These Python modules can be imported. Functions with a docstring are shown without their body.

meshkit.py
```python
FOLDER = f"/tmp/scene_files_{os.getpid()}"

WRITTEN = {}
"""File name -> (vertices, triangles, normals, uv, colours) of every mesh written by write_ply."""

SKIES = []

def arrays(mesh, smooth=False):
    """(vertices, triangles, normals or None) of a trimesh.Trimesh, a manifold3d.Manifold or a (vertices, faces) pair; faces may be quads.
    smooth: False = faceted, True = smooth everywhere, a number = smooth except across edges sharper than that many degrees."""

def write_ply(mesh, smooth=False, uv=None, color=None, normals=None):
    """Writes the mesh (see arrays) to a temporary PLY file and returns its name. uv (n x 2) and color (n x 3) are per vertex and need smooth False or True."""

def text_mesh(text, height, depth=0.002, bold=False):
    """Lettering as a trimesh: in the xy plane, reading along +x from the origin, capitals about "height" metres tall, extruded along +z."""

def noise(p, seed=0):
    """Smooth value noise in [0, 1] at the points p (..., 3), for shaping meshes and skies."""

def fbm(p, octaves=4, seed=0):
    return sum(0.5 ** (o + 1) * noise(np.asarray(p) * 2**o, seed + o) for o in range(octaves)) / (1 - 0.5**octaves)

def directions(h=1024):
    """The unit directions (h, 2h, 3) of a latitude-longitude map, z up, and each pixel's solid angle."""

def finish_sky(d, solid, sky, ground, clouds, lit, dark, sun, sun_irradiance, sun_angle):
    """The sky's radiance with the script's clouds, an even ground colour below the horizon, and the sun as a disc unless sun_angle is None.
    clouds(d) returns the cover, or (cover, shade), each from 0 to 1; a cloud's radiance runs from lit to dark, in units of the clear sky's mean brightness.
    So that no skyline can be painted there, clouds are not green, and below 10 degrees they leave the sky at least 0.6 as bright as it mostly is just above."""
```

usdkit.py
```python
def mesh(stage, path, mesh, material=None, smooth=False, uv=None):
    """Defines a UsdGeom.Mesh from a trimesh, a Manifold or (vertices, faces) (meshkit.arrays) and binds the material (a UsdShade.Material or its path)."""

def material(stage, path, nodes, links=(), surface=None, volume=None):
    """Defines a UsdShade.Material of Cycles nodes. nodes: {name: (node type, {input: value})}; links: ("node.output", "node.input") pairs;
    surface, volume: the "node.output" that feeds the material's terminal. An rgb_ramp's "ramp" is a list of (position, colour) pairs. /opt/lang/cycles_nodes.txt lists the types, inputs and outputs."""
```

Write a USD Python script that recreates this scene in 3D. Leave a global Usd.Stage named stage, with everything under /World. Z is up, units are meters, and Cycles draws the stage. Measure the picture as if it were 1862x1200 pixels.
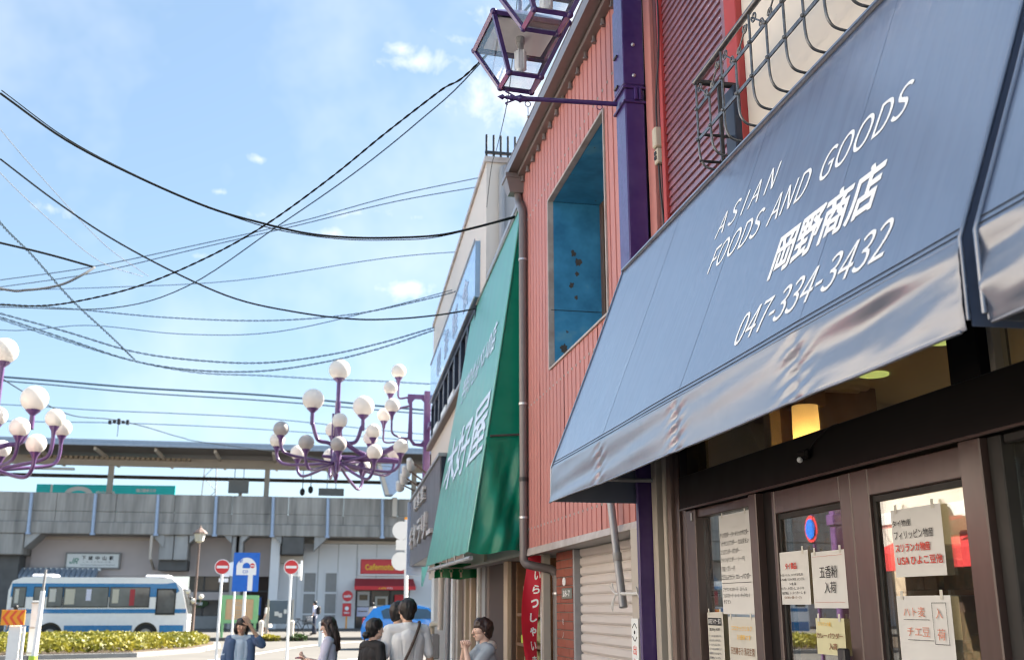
import math, glob, random
import numpy as np, trimesh, manifold3d as m3
import shapely, shapely.geometry as sg
from shapely import affinity
from PIL import Image, ImageDraw, ImageFont
import usdkit, meshkit
from pxr import Usd, UsdGeom, UsdLux, UsdShade, Gf, Sdf, Vt

random.seed(7)
RNG = np.random.default_rng(7)
stage = Usd.Stage.CreateInMemory()
UsdGeom.SetStageUpAxis(stage, UsdGeom.Tokens.z)
UsdGeom.SetStageMetersPerUnit(stage, 1.0)
UsdGeom.Xform.Define(stage, '/World')
UsdGeom.Scope.Define(stage, '/World/Looks')

# ---------------------------------------------------------------- camera
YAW, PITCH = math.radians(10.97), math.radians(14.92)      # heading to the right of the street axis (+y), tilted up
cam = UsdGeom.Camera.Define(stage, '/World/Camera')
_d = np.array([math.sin(YAW), math.cos(YAW), 0]); _r = np.array([math.cos(YAW), -math.sin(YAW), 0]); _z = np.array([0, 0, 1.0])
_f = _d * math.cos(PITCH) + _z * math.sin(PITCH); _u = -_d * math.sin(PITCH) + _z * math.cos(PITCH)
cam.AddTransformOp().Set(Gf.Matrix4d(*_r, 0, *_u, 0, *(-_f), 0, 0, 0, 1.6, 1))
cam.CreateHorizontalApertureAttr(36.0); cam.CreateVerticalApertureAttr(36.0 * 659 / 1024)
cam.CreateFocalLengthAttr(36.31); cam.CreateClippingRangeAttr(Gf.Vec2f(0.05, 3000))
cam.CreateFStopAttr(4.0); cam.CreateFocusDistanceAttr(4.6)
cam.CreateExposureAttr(EXPO := 2.42)

# ---------------------------------------------------------------- sky and sun
SUN_EL = math.radians(40.0)
sun = np.array([0.90, 0.44, 0.0]); sun /= np.linalg.norm(sun)
SUN_ROT = math.atan2(sun[0], sun[1])
sun = np.array([sun[0] * math.cos(SUN_EL), sun[1] * math.cos(SUN_EL), math.sin(SUN_EL)])
SKY = 0.0585
CLOUDS = [  # direction, angular half width, half height, strength: small fair-weather clouds
    ((.081, .868, .490), .038, .013, 1.0), ((.065, .865, .498), .02, .010, .9), ((.168, .870, .464), .065, .05, 1.25), ((.205, .837, .510), .09, .05, 1.1), ((.136, .869, .475), .03, .016, .8),
    ((-.096, .925, .369), .018, .006, .7), ((.033, .932, .360), .035, .009, .8), ((.087, .952, .294), .03, .014, .95), ((-.060, .915, .400), .012, .006, .85), ((-.108, .944, .312), .02, .007, .7), ((-.237, .911, .337), .024, .008, .65),
    ((.006, .940, .341), .03, .008, .6), ((-.055, .934, .353), .015, .006, .6), ((.088, .929, .359), .02, .008, .6),
    ((-0.5, 0.3, 0.6), 0.2, 0.1, .8), ((0.6, -0.4, 0.5), 0.25, 0.12, .8), ((-0.7, -0.5, 0.5), 0.22, 0.09, .8), ((0.8, 0.5, 0.35), 0.2, 0.08, .7), ((-0.8, 0.2, 0.3), 0.25, .07, .8)]
nodes = {"sky": ("sky_texture", {"sky_type": "single_scattering", "sun_disc": False, "sun_elevation": SUN_EL, "sun_rotation": SUN_ROT, "altitude": 50.0, "air_density": 1.0, "aerosol_density": 0.7, "ozone_density": 1.3}),
         "tc": ("texture_coordinate", {}), "bg": ("background_shader", {"strength": SKY}),
         "n1": ("noise_texture", {"scale": 26.0, "detail": 7.0, "roughness": 0.62, "distortion": 0.25}),
         "n2": ("noise_texture", {"scale": 4.5, "detail": 5.0, "roughness": 0.55}),
         "wisp": ("map_range", {"from_min": 0.46, "from_max": 0.80, "to_min": 0.0, "to_max": 0.42, "clamp": True}),
         "veil": ("mix_color", {"blend_type": "mix", "fac": 0.55, "b": (1.28, 1.93, 2.55)}), "mixc": ("mix_color", {"blend_type": "mix", "b": (4.6, 4.6, 4.65)})}
links = [("tc.generated", "n1.vector"), ("tc.generated", "n2.vector"), ("n2.fac", "wisp.value"), ("sky.color", "veil.a"), ("veil.result", "mixc.a")]
acc = None
for i, (dr, w, h, s) in enumerate(CLOUDS):
    dr = np.array(dr) / np.linalg.norm(dr)
    right = np.cross(dr, [0, 0, 1]); right /= np.linalg.norm(right); up = np.cross(right, dr)
    for k, ax in (("x", right / w), ("y", up / h), ("z", dr)):
        nodes[f"d{k}{i}"] = ("vector_math", {"math_type": "dot_product", "vector2": tuple(ax)}); links.append(("tc.generated", f"d{k}{i}.vector1"))
    nodes[f"c{i}"] = ("combine_xyz", {}); nodes[f"l{i}"] = ("vector_math", {"math_type": "length"})
    links += [(f"dx{i}.value", f"c{i}.x"), (f"dy{i}.value", f"c{i}.y"), (f"c{i}.vector", f"l{i}.vector1")]
    nodes[f"m{i}"] = ("map_range", {"from_min": 0.0, "from_max": 1.6, "to_min": 0.52 * s, "to_max": -0.36, "clamp": False}); links.append((f"l{i}.value", f"m{i}.value"))
    nodes[f"f{i}"] = ("math", {"math_type": "greater_than", "value2": 0.2}); links.append((f"dz{i}.value", f"f{i}.value1"))
    nodes[f"p{i}"] = ("math", {"math_type": "subtract", "value2": 0.0}); nodes[f"q{i}"] = ("math", {"math_type": "multiply"})
    nodes[f"o{i}"] = ("math", {"math_type": "subtract", "value1": 1.0}); links.append((f"f{i}.value", f"o{i}.value2"))
    nodes[f"o{i}b"] = ("math", {"math_type": "multiply", "value2": 5.0}); links.append((f"o{i}.value", f"o{i}b.value1"))
    links += [(f"m{i}.result", f"p{i}.value1"), (f"o{i}b.value", f"p{i}.value2")]
    if acc is None: acc = f"p{i}.value"
    else:
        nodes[f"a{i}"] = ("math", {"math_type": "maximum"}); links += [(acc, f"a{i}.value1"), (f"p{i}.value", f"a{i}.value2")]; acc = f"a{i}.value"
nodes["amp"] = ("map_range", {"from_min": 0.25, "from_max": 0.75, "to_min": -0.45, "to_max": 0.55, "clamp": False}); links.append(("n1.fac", "amp.value"))
nodes["sum"] = ("math", {"math_type": "add"}); links += [(acc, "sum.value1"), ("amp.result", "sum.value2")]
nodes["cov"] = ("map_range", {"from_min": 0.10, "from_max": 0.95, "to_min": 0.0, "to_max": 0.95, "clamp": True}); links.append(("sum.value", "cov.value"))
nodes["cw"] = ("math", {"math_type": "maximum"}); links += [("cov.result", "cw.value1"), ("wisp.result", "cw.value2"), ("cw.value", "mixc.fac"), ("mixc.result", "bg.color")]
skymat = usdkit.material(stage, '/World/Looks/sky', nodes, links, surface="bg.background")
dome = UsdLux.DomeLight.Define(stage, '/World/sky')
UsdShade.MaterialBindingAPI.Apply(dome.GetPrim()).Bind(skymat)
dome.GetPrim().SetCustomDataByKey('kind', 'structure'); dome.GetPrim().SetCustomDataByKey('label', 'light blue afternoon sky with a few small white clouds'); dome.GetPrim().SetCustomDataByKey('category', 'sky')
key = UsdLux.DistantLight.Define(stage, '/World/sun')
key.CreateNormalizeAttr(True); key.CreateIntensityAttr(1.25); key.CreateAngleAttr(0.5); key.CreateColorAttr(Gf.Vec3f(1.0, 0.94, 0.84))
_sz = sun; _sx = np.cross([0, 0, 1.0], _sz); _sx /= np.linalg.norm(_sx); _sy = np.cross(_sz, _sx)
key.AddTransformOp().Set(Gf.Matrix4d(*_sx, 0, *_sy, 0, *_sz, 0, 0, 0, 30, 1))

# ---------------------------------------------------------------- scene helpers
LOC, COUNT = {}, {}
def _num(parent, name):
    k = COUNT.get((parent, name), 0); COUNT[(parent, name)] = k + 1
    return f'{parent}/{name}' if k == 0 else f'{parent}/{name}_{k:03d}'
def _tag(prim, label=None, cat=None, group=None, kind=None):
    for k, v in (('label', label), ('category', cat), ('group', group), ('kind', kind)):
        if v: prim.SetCustomDataByKey(k, v)
def T(name, label, cat, loc=(0, 0, 0), group=None, kind=None, rz=None, local=False):
    """A top-level thing; its parts are given in world coordinates unless local."""
    path = _num('/World', name); x = UsdGeom.Xform.Define(stage, path)
    x.AddTranslateOp().Set(Gf.Vec3d(*map(float, loc)))
    if rz is not None: x.AddRotateZOp().Set(float(rz))
    LOC[path] = np.zeros(3) if (local or rz is not None) else np.array(loc, float)
    _tag(x.GetPrim(), label, cat, group, kind); return path
def P(parent, name, mesh, mat, smooth=False, label=None, kind=None):
    path = _num(parent, name); off = LOC[parent]; LOC[path] = off
    v, f = (mesh.vertices, mesh.faces) if isinstance(mesh, trimesh.Trimesh) else meshkit.arrays(mesh)[:2]
    m = usdkit.mesh(stage, path, trimesh.Trimesh(np.asarray(v) - off, f, process=False), MAT[mat], smooth)
    _tag(m.GetPrim(), label, None, None, kind); return path
def TM(name, mesh, mat, label, cat, group=None, kind=None, smooth=False):
    path = _num('/World', name)
    v, f = (mesh.vertices, mesh.faces) if isinstance(mesh, trimesh.Trimesh) else meshkit.arrays(mesh)[:2]
    v = np.asarray(v); lo, hi = v.min(0), v.max(0); off = np.array([(lo[0] + hi[0]) / 2, (lo[1] + hi[1]) / 2, lo[2]])
    m = usdkit.mesh(stage, path, trimesh.Trimesh(v - off, f, process=False), MAT[mat], smooth)
    m.AddTranslateOp().Set(Gf.Vec3d(*map(float, off))); LOC[path] = off
    _tag(m.GetPrim(), label, cat, group, kind); return path
def COPY(src, name, label, cat, loc, rz=0, group=None):
    path = _num('/World', name); x = UsdGeom.Xform.Define(stage, path); pr = x.GetPrim()
    pr.GetReferences().AddInternalReference(Sdf.Path(src)); x.ClearXformOpOrder()
    x.AddTranslateOp(opSuffix='at').Set(Gf.Vec3d(*map(float, loc))); x.AddRotateZOp(opSuffix='turn').Set(float(rz))
    pr.SetInstanceable(True); _tag(pr, label, cat, group); return path

# mesh helpers
cat_ = lambda *ms: trimesh.util.concatenate([m for m in ms if m is not None]) if len(ms) > 1 or not isinstance(ms[0], (list, tuple)) else trimesh.util.concatenate(list(ms[0]))
_BF = np.array([[0, 2, 3, 1], [4, 5, 7, 6], [0, 1, 5, 4], [2, 6, 7, 3], [0, 4, 6, 2], [1, 3, 7, 5]])
def box(x0, x1, y0, y1, z0, z1):
    v = np.array([[x, y, z] for z in (z0, z1) for y in (y0, y1) for x in (x0, x1)], float)
    f = np.vstack([_BF[:, [0, 1, 2]], _BF[:, [0, 2, 3]]])
    return trimesh.Trimesh(v, f, process=False)
def bbox(x0, x1, y0, y1, z0, z1, c=0.006):
    c = min(c, (x1 - x0) / 2.1, (y1 - y0) / 2.1, (z1 - z0) / 2.1); p = []
    for sx in (0, 1):
        for sy in (0, 1):
            for sz in (0, 1):
                X, Y, Z = (x0, x1)[sx], (y0, y1)[sy], (z0, z1)[sz]; dx, dy, dz = (c, -c)[sx], (c, -c)[sy], (c, -c)[sz]
                p += [(X, Y + dy, Z + dz), (X + dx, Y, Z + dz), (X + dx, Y + dy, Z)]
    return trimesh.convex.convex_hull(np.array(p))
def hexa(a, b):
    """Box from two quads a (4 corners) and b (4 corners, same order)."""
    return trimesh.convex.convex_hull(np.array(list(a) + list(b), float))
def frames(p):
    p = np.asarray(p, float); t = np.gradient(p, axis=0); t /= np.linalg.norm(t, axis=1, keepdims=True) + 1e-12
    n = np.cross(t[0], [0, 0, 1.0]);
    if np.linalg.norm(n) < 1e-3: n = np.cross(t[0], [1.0, 0, 0])
    N = []
    for k in t:
        n = n - k * (n @ k); n = n / (np.linalg.norm(n) + 1e-12); N.append(n)
    N = np.array(N); return p, t, N, np.cross(t, N)
def tube(p, r, sides=8):
    p, t, a, b = frames(p); n = len(p); r = np.broadcast_to(np.asarray(r, float), (n,)); ang = np.arange(sides) * 2 * np.pi / sides
    v = p[:, None] + r[:, None, None] * (np.cos(ang)[None, :, None] * a[:, None] + np.sin(ang)[None, :, None] * b[:, None])
    i, j = np.meshgrid(np.arange(n - 1), np.arange(sides), indexing='ij'); q = np.stack([i * sides + j, i * sides + (j + 1) % sides, (i + 1) * sides + (j + 1) % sides, (i + 1) * sides + j], -1).reshape(-1, 4)
    v = np.vstack([v.reshape(-1, 3), p[:1], p[-1:]]); c0, c1 = n * sides, n * sides + 1
    k = np.arange(sides); e0 = np.stack([np.full(sides, c0), (k + 1) % sides, k], 1); e1 = np.stack([np.full(sides, c1), (n - 1) * sides + k, (n - 1) * sides + (k + 1) % sides], 1)
    return trimesh.Trimesh(v, np.vstack([q[:, [0, 1, 2]], q[:, [0, 2, 3]], e0, e1]), process=False)
def cyl(a, b, r, sides=14, r2=None): return tube([a, b], [r, r if r2 is None else r2], sides)
def spline(p, n=6):
    p = np.asarray(p, float); q = np.vstack([2 * p[0] - p[1], p, 2 * p[-1] - p[-2]]); out = []
    for i in range(len(p) - 1):
        a, b, c, d = q[i:i + 4]
        for s in np.linspace(0, 1, n, endpoint=False): out.append(.5 * (2 * b + (c - a) * s + (2 * a - 5 * b + 4 * c - d) * s * s + (3 * b - a - 3 * c + d) * s ** 3))
    return np.vstack([out, p[-1:]])
def lathe(prof, c=(0, 0, 0), sides=20):
    """prof: (radius, z) pairs from bottom to top, about a vertical axis at c."""
    prof = np.array(prof, float); ang = np.arange(sides) * 2 * np.pi / sides; n = len(prof)
    v = np.stack([prof[:, 0][:, None] * np.cos(ang), prof[:, 0][:, None] * np.sin(ang), np.repeat(prof[:, 1][:, None], sides, 1)], -1).reshape(-1, 3) + np.array(c)
    i, j = np.meshgrid(np.arange(n - 1), np.arange(sides), indexing='ij'); q = np.stack([i * sides + j, i * sides + (j + 1) % sides, (i + 1) * sides + (j + 1) % sides, (i + 1) * sides + j], -1).reshape(-1, 4)
    return trimesh.Trimesh(v, np.vstack([q[:, [0, 1, 2]], q[:, [0, 2, 3]]]), process=False)
def ball(c, r, sub=3, sc=(1, 1, 1)):
    m = trimesh.creation.icosphere(sub, 1.0); m.vertices = m.vertices * np.array(sc) * r + np.array(c); return m
def place(m, o, ux, uy):
    ux, uy = np.array(ux, float), np.array(uy, float); n = np.cross(ux, uy); n /= np.linalg.norm(n); m = m.copy()
    m.vertices = np.array(o) + m.vertices[:, :1] * ux + m.vertices[:, 1:2] * uy + m.vertices[:, 2:] * n; return m
def prism(poly, depth, o=(0, 0, 0), ux=(1, 0, 0), uy=(0, 1, 0)):
    poly = poly if hasattr(poly, 'geom_type') else sg.Polygon(poly)
    ms = [trimesh.creation.extrude_polygon(g, depth, engine='earcut') for g in getattr(poly, 'geoms', [poly]) if g.area > 1e-9]
    return place(trimesh.util.concatenate(ms), o, ux, uy)
WX, WZ = (0, -1, 0), (0, 0, 1)          # lettering on a wall that faces the street (-x)
FX = (1, 0, 0)                           # lettering that faces the camera side (-y)
_FONTS = {}
def letters(text, bold=0, px=72, font='Noto Sans CJK'):
    k = (text, bold, px, font)
    if k in _FONTS: return _FONTS[k]
    ft = ImageFont.truetype(glob.glob(f'/opt/blender-*/*/datafiles/fonts/{font}*')[0], px)
    x0, y0, x1, y1 = ft.getbbox(text, anchor='ls', stroke_width=bold)
    im = Image.new('L', (x1 - x0 + 8, y1 - y0 + 8)); ImageDraw.Draw(im).text((4 - x0, 4 - y0), text, 255, ft, anchor='ls', stroke_width=bold)
    on = np.pad(np.asarray(im) > 127, ((0, 0), (1, 1))).astype(np.int8); d = np.diff(on, axis=1)
    rows, st = np.nonzero(d == 1); en = np.nonzero(d == -1)[1]
    s = shapely.union_all(shapely.box(st, -rows - 1, en, -rows)).buffer(0.7).buffer(-0.7).simplify(0.6 if px > 60 else 0.45)
    a, b, c, e = s.bounds; s = affinity.translate(s, -a, -b); _FONTS[k] = (s, c - a, e - b); return _FONTS[k]
def text(t, o, w, h, ux=WX, uy=WZ, depth=0.0012, bold=0, px=72, shear=0.0, font='Noto Sans CJK'):
    """Lettering whose ink fills w by h metres, lower left corner at o."""
    s, a, b = letters(t, bold, px, font); s = affinity.affine_transform(s, [w / a, shear * h / b, 0, h / b, 0, 0])
    return prism(s, depth, o, ux, uy)
def hull(pts): return trimesh.convex.convex_hull(np.array(pts, float))
def grid(fn, nu, nv):
    """Sheet of points fn(u, v), u and v in 0..1, as (vertices, faces)."""
    u, v = np.meshgrid(np.linspace(0, 1, nu), np.linspace(0, 1, nv), indexing='ij'); p = np.asarray(fn(u, v)).reshape(-1, 3) if not isinstance(fn(u, v), tuple) else np.stack(np.broadcast_arrays(*fn(u, v)), -1).reshape(-1, 3)
    i, j = np.meshgrid(np.arange(nu - 1), np.arange(nv - 1), indexing='ij'); a = (i * nv + j).ravel(); q = np.stack([a, a + nv, a + nv + 1, a + 1], 1)
    return trimesh.Trimesh(p, np.vstack([q[:, [0, 1, 2]], q[:, [0, 2, 3]]]), process=False)
def thick(m, t):
    """Closed shell: the sheet and its copy t metres behind along the vertex normals."""
    m = trimesh.Trimesh(m.vertices, m.faces, process=False); n = m.vertex_normals; k = len(m.vertices)
    e = np.sort(m.edges, axis=1); uq, inv, cnt = np.unique(e, axis=0, return_inverse=True, return_counts=True); b = m.edges[cnt[inv.ravel()] == 1]
    side = np.vstack([np.stack([b[:, 1], b[:, 0], b[:, 0] + k], 1), np.stack([b[:, 1], b[:, 0] + k, b[:, 1] + k], 1)])
    return trimesh.Trimesh(np.vstack([m.vertices, m.vertices - n * t]), np.vstack([m.faces, m.faces[:, ::-1] + k, side]), process=False)
def rotz(m, deg, c=(0, 0, 0)):
    m = m.copy(); a = math.radians(deg); R = np.array([[math.cos(a), -math.sin(a), 0], [math.sin(a), math.cos(a), 0], [0, 0, 1]]); m.vertices = (m.vertices - np.array(c)) @ R.T + np.array(c); return m

# ---------------------------------------------------------------- materials
MAT = {}
def mat(name, col, rough=0.5, metal=0.0, var=0.12, scale=6.0, bump=0.0, bscale=60.0, coat=0.0, stretch=(1, 1, 1), spec=0.5, emit=None, es=0.0, col2=None, island=0.0, croll=0.05, trans=0.0, cior=1.5):
    n = {"g": ("geometry", {}), "mp": ("mapping", {"scale": stretch}), "n": ("noise_texture", {"scale": scale, "detail": 5.0, "roughness": 0.6}),
         "r": ("rgb_ramp", {"ramp": [(0.25, tuple(np.array(col2 if col2 else np.array(col) * (1 - var)))), (0.75, tuple(np.array(col) * (1 + var * .6)))]}),
         "p": ("principled_bsdf", {"metallic": metal, "specular_ior_level": spec, "coat_weight": coat, "coat_roughness": croll, "coat_ior": cior}),
         "rr": ("map_range", {"from_min": 0.3, "from_max": 0.7, "to_min": max(rough - .07, .02), "to_max": min(rough + .07, 1), "clamp": True})}
    l = [("g.position", "mp.vector"), ("mp.vector", "n.vector"), ("n.fac", "r.fac"), ("n.fac", "rr.value"), ("rr.result", "p.roughness")]
    out = "r.color"
    if island:
        n["hs"] = ("hsv", {}); n["iv"] = ("map_range", {"to_min": 1 - island, "to_max": 1 + island}); l += [("g.random_per_island", "iv.value"), ("iv.result", "hs.value"), (out, "hs.color")]; out = "hs.color"
    l.append((out, "p.base_color"))
    if bump:
        n["bn"] = ("noise_texture", {"scale": bscale, "detail": 4.0}); n["b"] = ("bump", {"strength": 0.5, "distance": bump}); l += [("mp.vector", "bn.vector"), ("bn.fac", "b.height"), ("b.normal", "p.normal")]
    if emit is not None: n["p"][1].update({"emission_color": emit, "emission_strength": es})
    surf = "p.BSDF"
    if trans:
        n["tl"] = ("translucent_bsdf", {}); n["mx"] = ("mix_closure", {"fac": trans}); l += [(out, "tl.color"), ("p.BSDF", "mx.closure1"), ("tl.BSDF", "mx.closure2")]; surf = "mx.closure"
    MAT[name] = usdkit.material(stage, f'/World/Looks/{name}', n, l, surface=surf)
def glassmat(name, tint=(.92, .95, .95), ior=1.5, rough=0.0, gain=1.0, dirt=0.0):
    n = {"t": ("transparent_bsdf", {"color": tint}), "gl": ("glossy_bsdf", {"color": (1, 1, 1), "roughness": rough}), "f": ("layer_weight", {"blend": 0.5}), "pw": ("math", {"math_type": "power", "value2": 4.0}), "k": ("math", {"math_type": "multiply_add", "value2": 0.85 * gain, "value3": 0.035 * gain, "use_clamp": True}), "m": ("mix_closure", {})}
    l = [("f.facing", "pw.value1"), ("pw.value", "k.value1"), ("k.value", "m.fac"), ("t.BSDF", "m.closure1"), ("gl.BSDF", "m.closure2")]; s = "m.closure"
    if dirt:
        n["df"] = ("diffuse_bsdf", {"color": (.6, .6, .6)}); n["m2"] = ("mix_closure", {"fac": dirt}); l += [("m.closure", "m2.closure1"), ("df.BSDF", "m2.closure2")]; s = "m2.closure"
    MAT[name] = usdkit.material(stage, f'/World/Looks/{name}', n, l, surface=s)
mat('asphalt', (.085, .082, .078), .85, var=.25, scale=1.2, bump=.004, bscale=90)
mat('plaza_paving', (.115, .106, .094), .85, var=.18, scale=.7, bump=.002, bscale=60)
mat('paint_white', (.78, .78, .76), .6, var=.08)
mat('kerb_stone', (.25, .24, .225), .8, var=.2, scale=3)
mat('soil', (.10, .07, .045), .95, var=.3)
mat('concrete_old', (.37, .345, .315), .85, var=.35, scale=1.6, stretch=(1, 1, .10), bump=.01, bscale=9, col2=(.13, .122, .112))
mat('concrete_light', (.36, .35, .335), .85, var=.25, scale=1.2, stretch=(1, 1, .25), col2=(.22, .215, .21))
mat('concrete_dark', (.11, .105, .10), .9, var=.3, scale=1.5)
mat('pipe_blue', (.36, .45, .60), .5, var=.12)
mat('tile_beige', (.50, .43, .41), .5, var=.06, scale=2)
mat('panel_white', (.66, .65, .65), .5, var=.05, scale=1.0)
mat('black_glass', (.025, .024, .022), .12, var=.3, scale=1)
mat('dark_metal', (.035, .033, .034), .4, var=.2)
mat('mid_metal', (.30, .30, .31), .4, metal=.3, var=.15)
mat('steel', (.55, .55, .56), .35, metal=.9, var=.1)
mat('roof_metal', (.30, .35, .42), .45, metal=.2, var=.15)
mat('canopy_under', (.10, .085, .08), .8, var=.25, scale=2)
mat('beam_beige', (.52, .45, .38), .6, var=.1, scale=1)
mat('teal_sign', (.03, .70, .72), .5, var=.05)
mat('grey_box', (.26, .25, .24), .6, var=.12)
mat('white_plastic', (.78, .78, .77), .35, var=.04)
mat('sign_board', (.72, .73, .71), .4, var=.03)
mat('ink_black', (.025, .025, .027), .6, var=.1)
mat('ink_grey', (.16, .16, .17), .7, var=.3, scale=40)
mat('ink_red', (.55, .06, .04), .6, var=.2)
mat('ink_pale_red', (.62, .25, .17), .7, var=.2, scale=40)
mat('ink_brown', (.24, .12, .06), .7, var=.2)
mat('ink_gold', (.80, .46, .03), .5, var=.08)
mat('logo_green', (.16, .30, .24), .5, var=.1)
mat('sign_red', (.58, .035, .04), .4, var=.06)
mat('sign_blue', (.005, .12, .52), .35, var=.05)
mat('sign_orange', (.85, .33, .02), .5, var=.06)
mat('sign_orange_red', (.75, .09, .03), .5, var=.06)
mat('awning_maroon', (.33, .035, .045), .7, var=.1)
mat('awning_red', (.60, .03, .035), .6, var=.08)
mat('car_blue', (.0, .20, .60), .25, var=.04, coat=1.0)
mat('car_glass', (.03, .06, .09), .05, var=.1, spec=.8)
mat('rubber', (.02, .02, .021), .8, var=.2)
mat('bus_white', (.74, .73, .74), .3, var=.03, coat=.5)
mat('bus_blue', (.0, .15, .36), .3, var=.05, coat=.5)
mat('bus_glass', (.09, .095, .095), .05, var=.5, scale=1.6, spec=.8)
mat('notice_green', (.22, .46, .20), .5, var=.08)
mat('notice_tan', (.58, .36, .19), .6, var=.12, scale=4)
mat('notice_slate', (.075, .10, .125), .5, var=.1)
mat('bag_mix', (.35, .30, .16), .5, var=.5, scale=25, col2=(.10, .14, .05))
mat('lime_sleeve', (.42, .60, .05), .6, var=.1)
mat('leaf_yellow', (.48, .40, .04), .55, var=.25, scale=1.2, island=.35, trans=.25, col2=(.12, .16, .02))
mat('leaf_green', (.07, .13, .03), .55, var=.3, scale=3, island=.35, trans=.2)
mat('wood_dark', (.055, .033, .024), .7, var=.3, stretch=(4, 4, .5))
mat('purple_paint', (.050, .022, .115), .30, var=.12, scale=5, coat=.35, croll=.12, bump=.0006, bscale=400)
mat('purple_pale', (.115, .052, .155), .32, var=.1, coat=.4, croll=.15)
mat('globe', (.86, .82, .76), .28, var=.02, coat=.3, trans=.18)
mat('globe_grey', (.50, .46, .43), .35, var=.04, coat=.3, trans=.1)
mat('clear_bulb', (.75, .75, .75), .15, var=.1, spec=.8)
mat('cladding_red', (.45, .175, .15), .50, var=.13, scale=1.3, stretch=(1, 1, .35), bump=.0008, bscale=70, col2=(.39, .145, .12))
mat('flashing', (.42, .39, .37), .5, var=.25, scale=5, col2=(.26, .20, .17))
mat('blue_reveal', (.012, .115, .185), .5, var=.35, scale=3.5, bump=.001, bscale=50, col2=(.008, .065, .105))
mat('rust', (.075, .068, .06), .9, var=.4, scale=30)
mat('gutter_brown', (.15, .125, .12), .38, var=.15, scale=4, coat=.3, croll=.2)
mat('window_wood', (.10, .058, .04), .5, var=.25, stretch=(3, 3, .4), scale=9)
mat('soffit', (.48, .47, .46), .8, var=.12, scale=3)
mat('shutter_cream', (.56, .51, .475), .42, var=.07, scale=2, stretch=(1, 1, 4))
mat('brick_red', (.28, .075, .045), .75, var=.2, scale=12, bump=.002, bscale=120, island=.12)
mat('mortar', (.22, .20, .18), .95, var=.2, scale=20)
mat('plate_olive', (.16, .17, .14), .4, var=.1)
mat('post_beige', (.40, .355, .30), .55, var=.1, scale=3, stretch=(2, 2, .4))
mat('post_brown', (.155, .105, .085), .5, var=.15, scale=4, stretch=(2, 2, .3))
mat('maroon_metal', (.20, .07, .085), .34, var=.15, scale=3, coat=1.0, croll=.28, cior=1.8)
mat('maroon_flat', (.12, .035, .033), .5, var=.15, scale=3)
mat('bright_red', (.36, .035, .03), .45, var=.12, scale=4)
mat('cream_wall', (.62, .545, .46), .6, var=.06, scale=1.5, bump=.001, bscale=90)
mat('cream_box', (.50, .43, .32), .45, var=.08)
mat('iron', (.16, .16, .165), .30, metal=.75, var=.3, scale=30, bump=.0008, bscale=160)
mat('iron_dark', (.022, .020, .021), .4, var=.2)
mat('navy_panel', (.012, .017, .035), .4, var=.2)
mat('frame_brown', (.078, .050, .044), .32, metal=.2, var=.14, scale=3, stretch=(1, 1, .2), coat=.2, croll=.2)
mat('frame_dark', (.010, .008, .008), .5, var=.2, scale=5, spec=.12)
mat('gasket', (.012, .010, .009), .6, var=.1)
mat('paper', (.66, .655, .64), .75, var=.04, scale=7, trans=.08)
mat('paper_old', (.60, .58, .52), .75, var=.06, scale=7, trans=.08)
mat('paper_yellow', (.63, .60, .38), .75, var=.05, scale=7, trans=.08)
mat('poster_grey', (.16, .18, .19), .6, var=.1)
mat('interior_wall', (.42, .33, .24), .8, var=.15)
mat('interior_ceiling', (.62, .54, .42), .8, var=.08)
mat('interior_floor', (.40, .34, .27), .6, var=.15)
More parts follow.
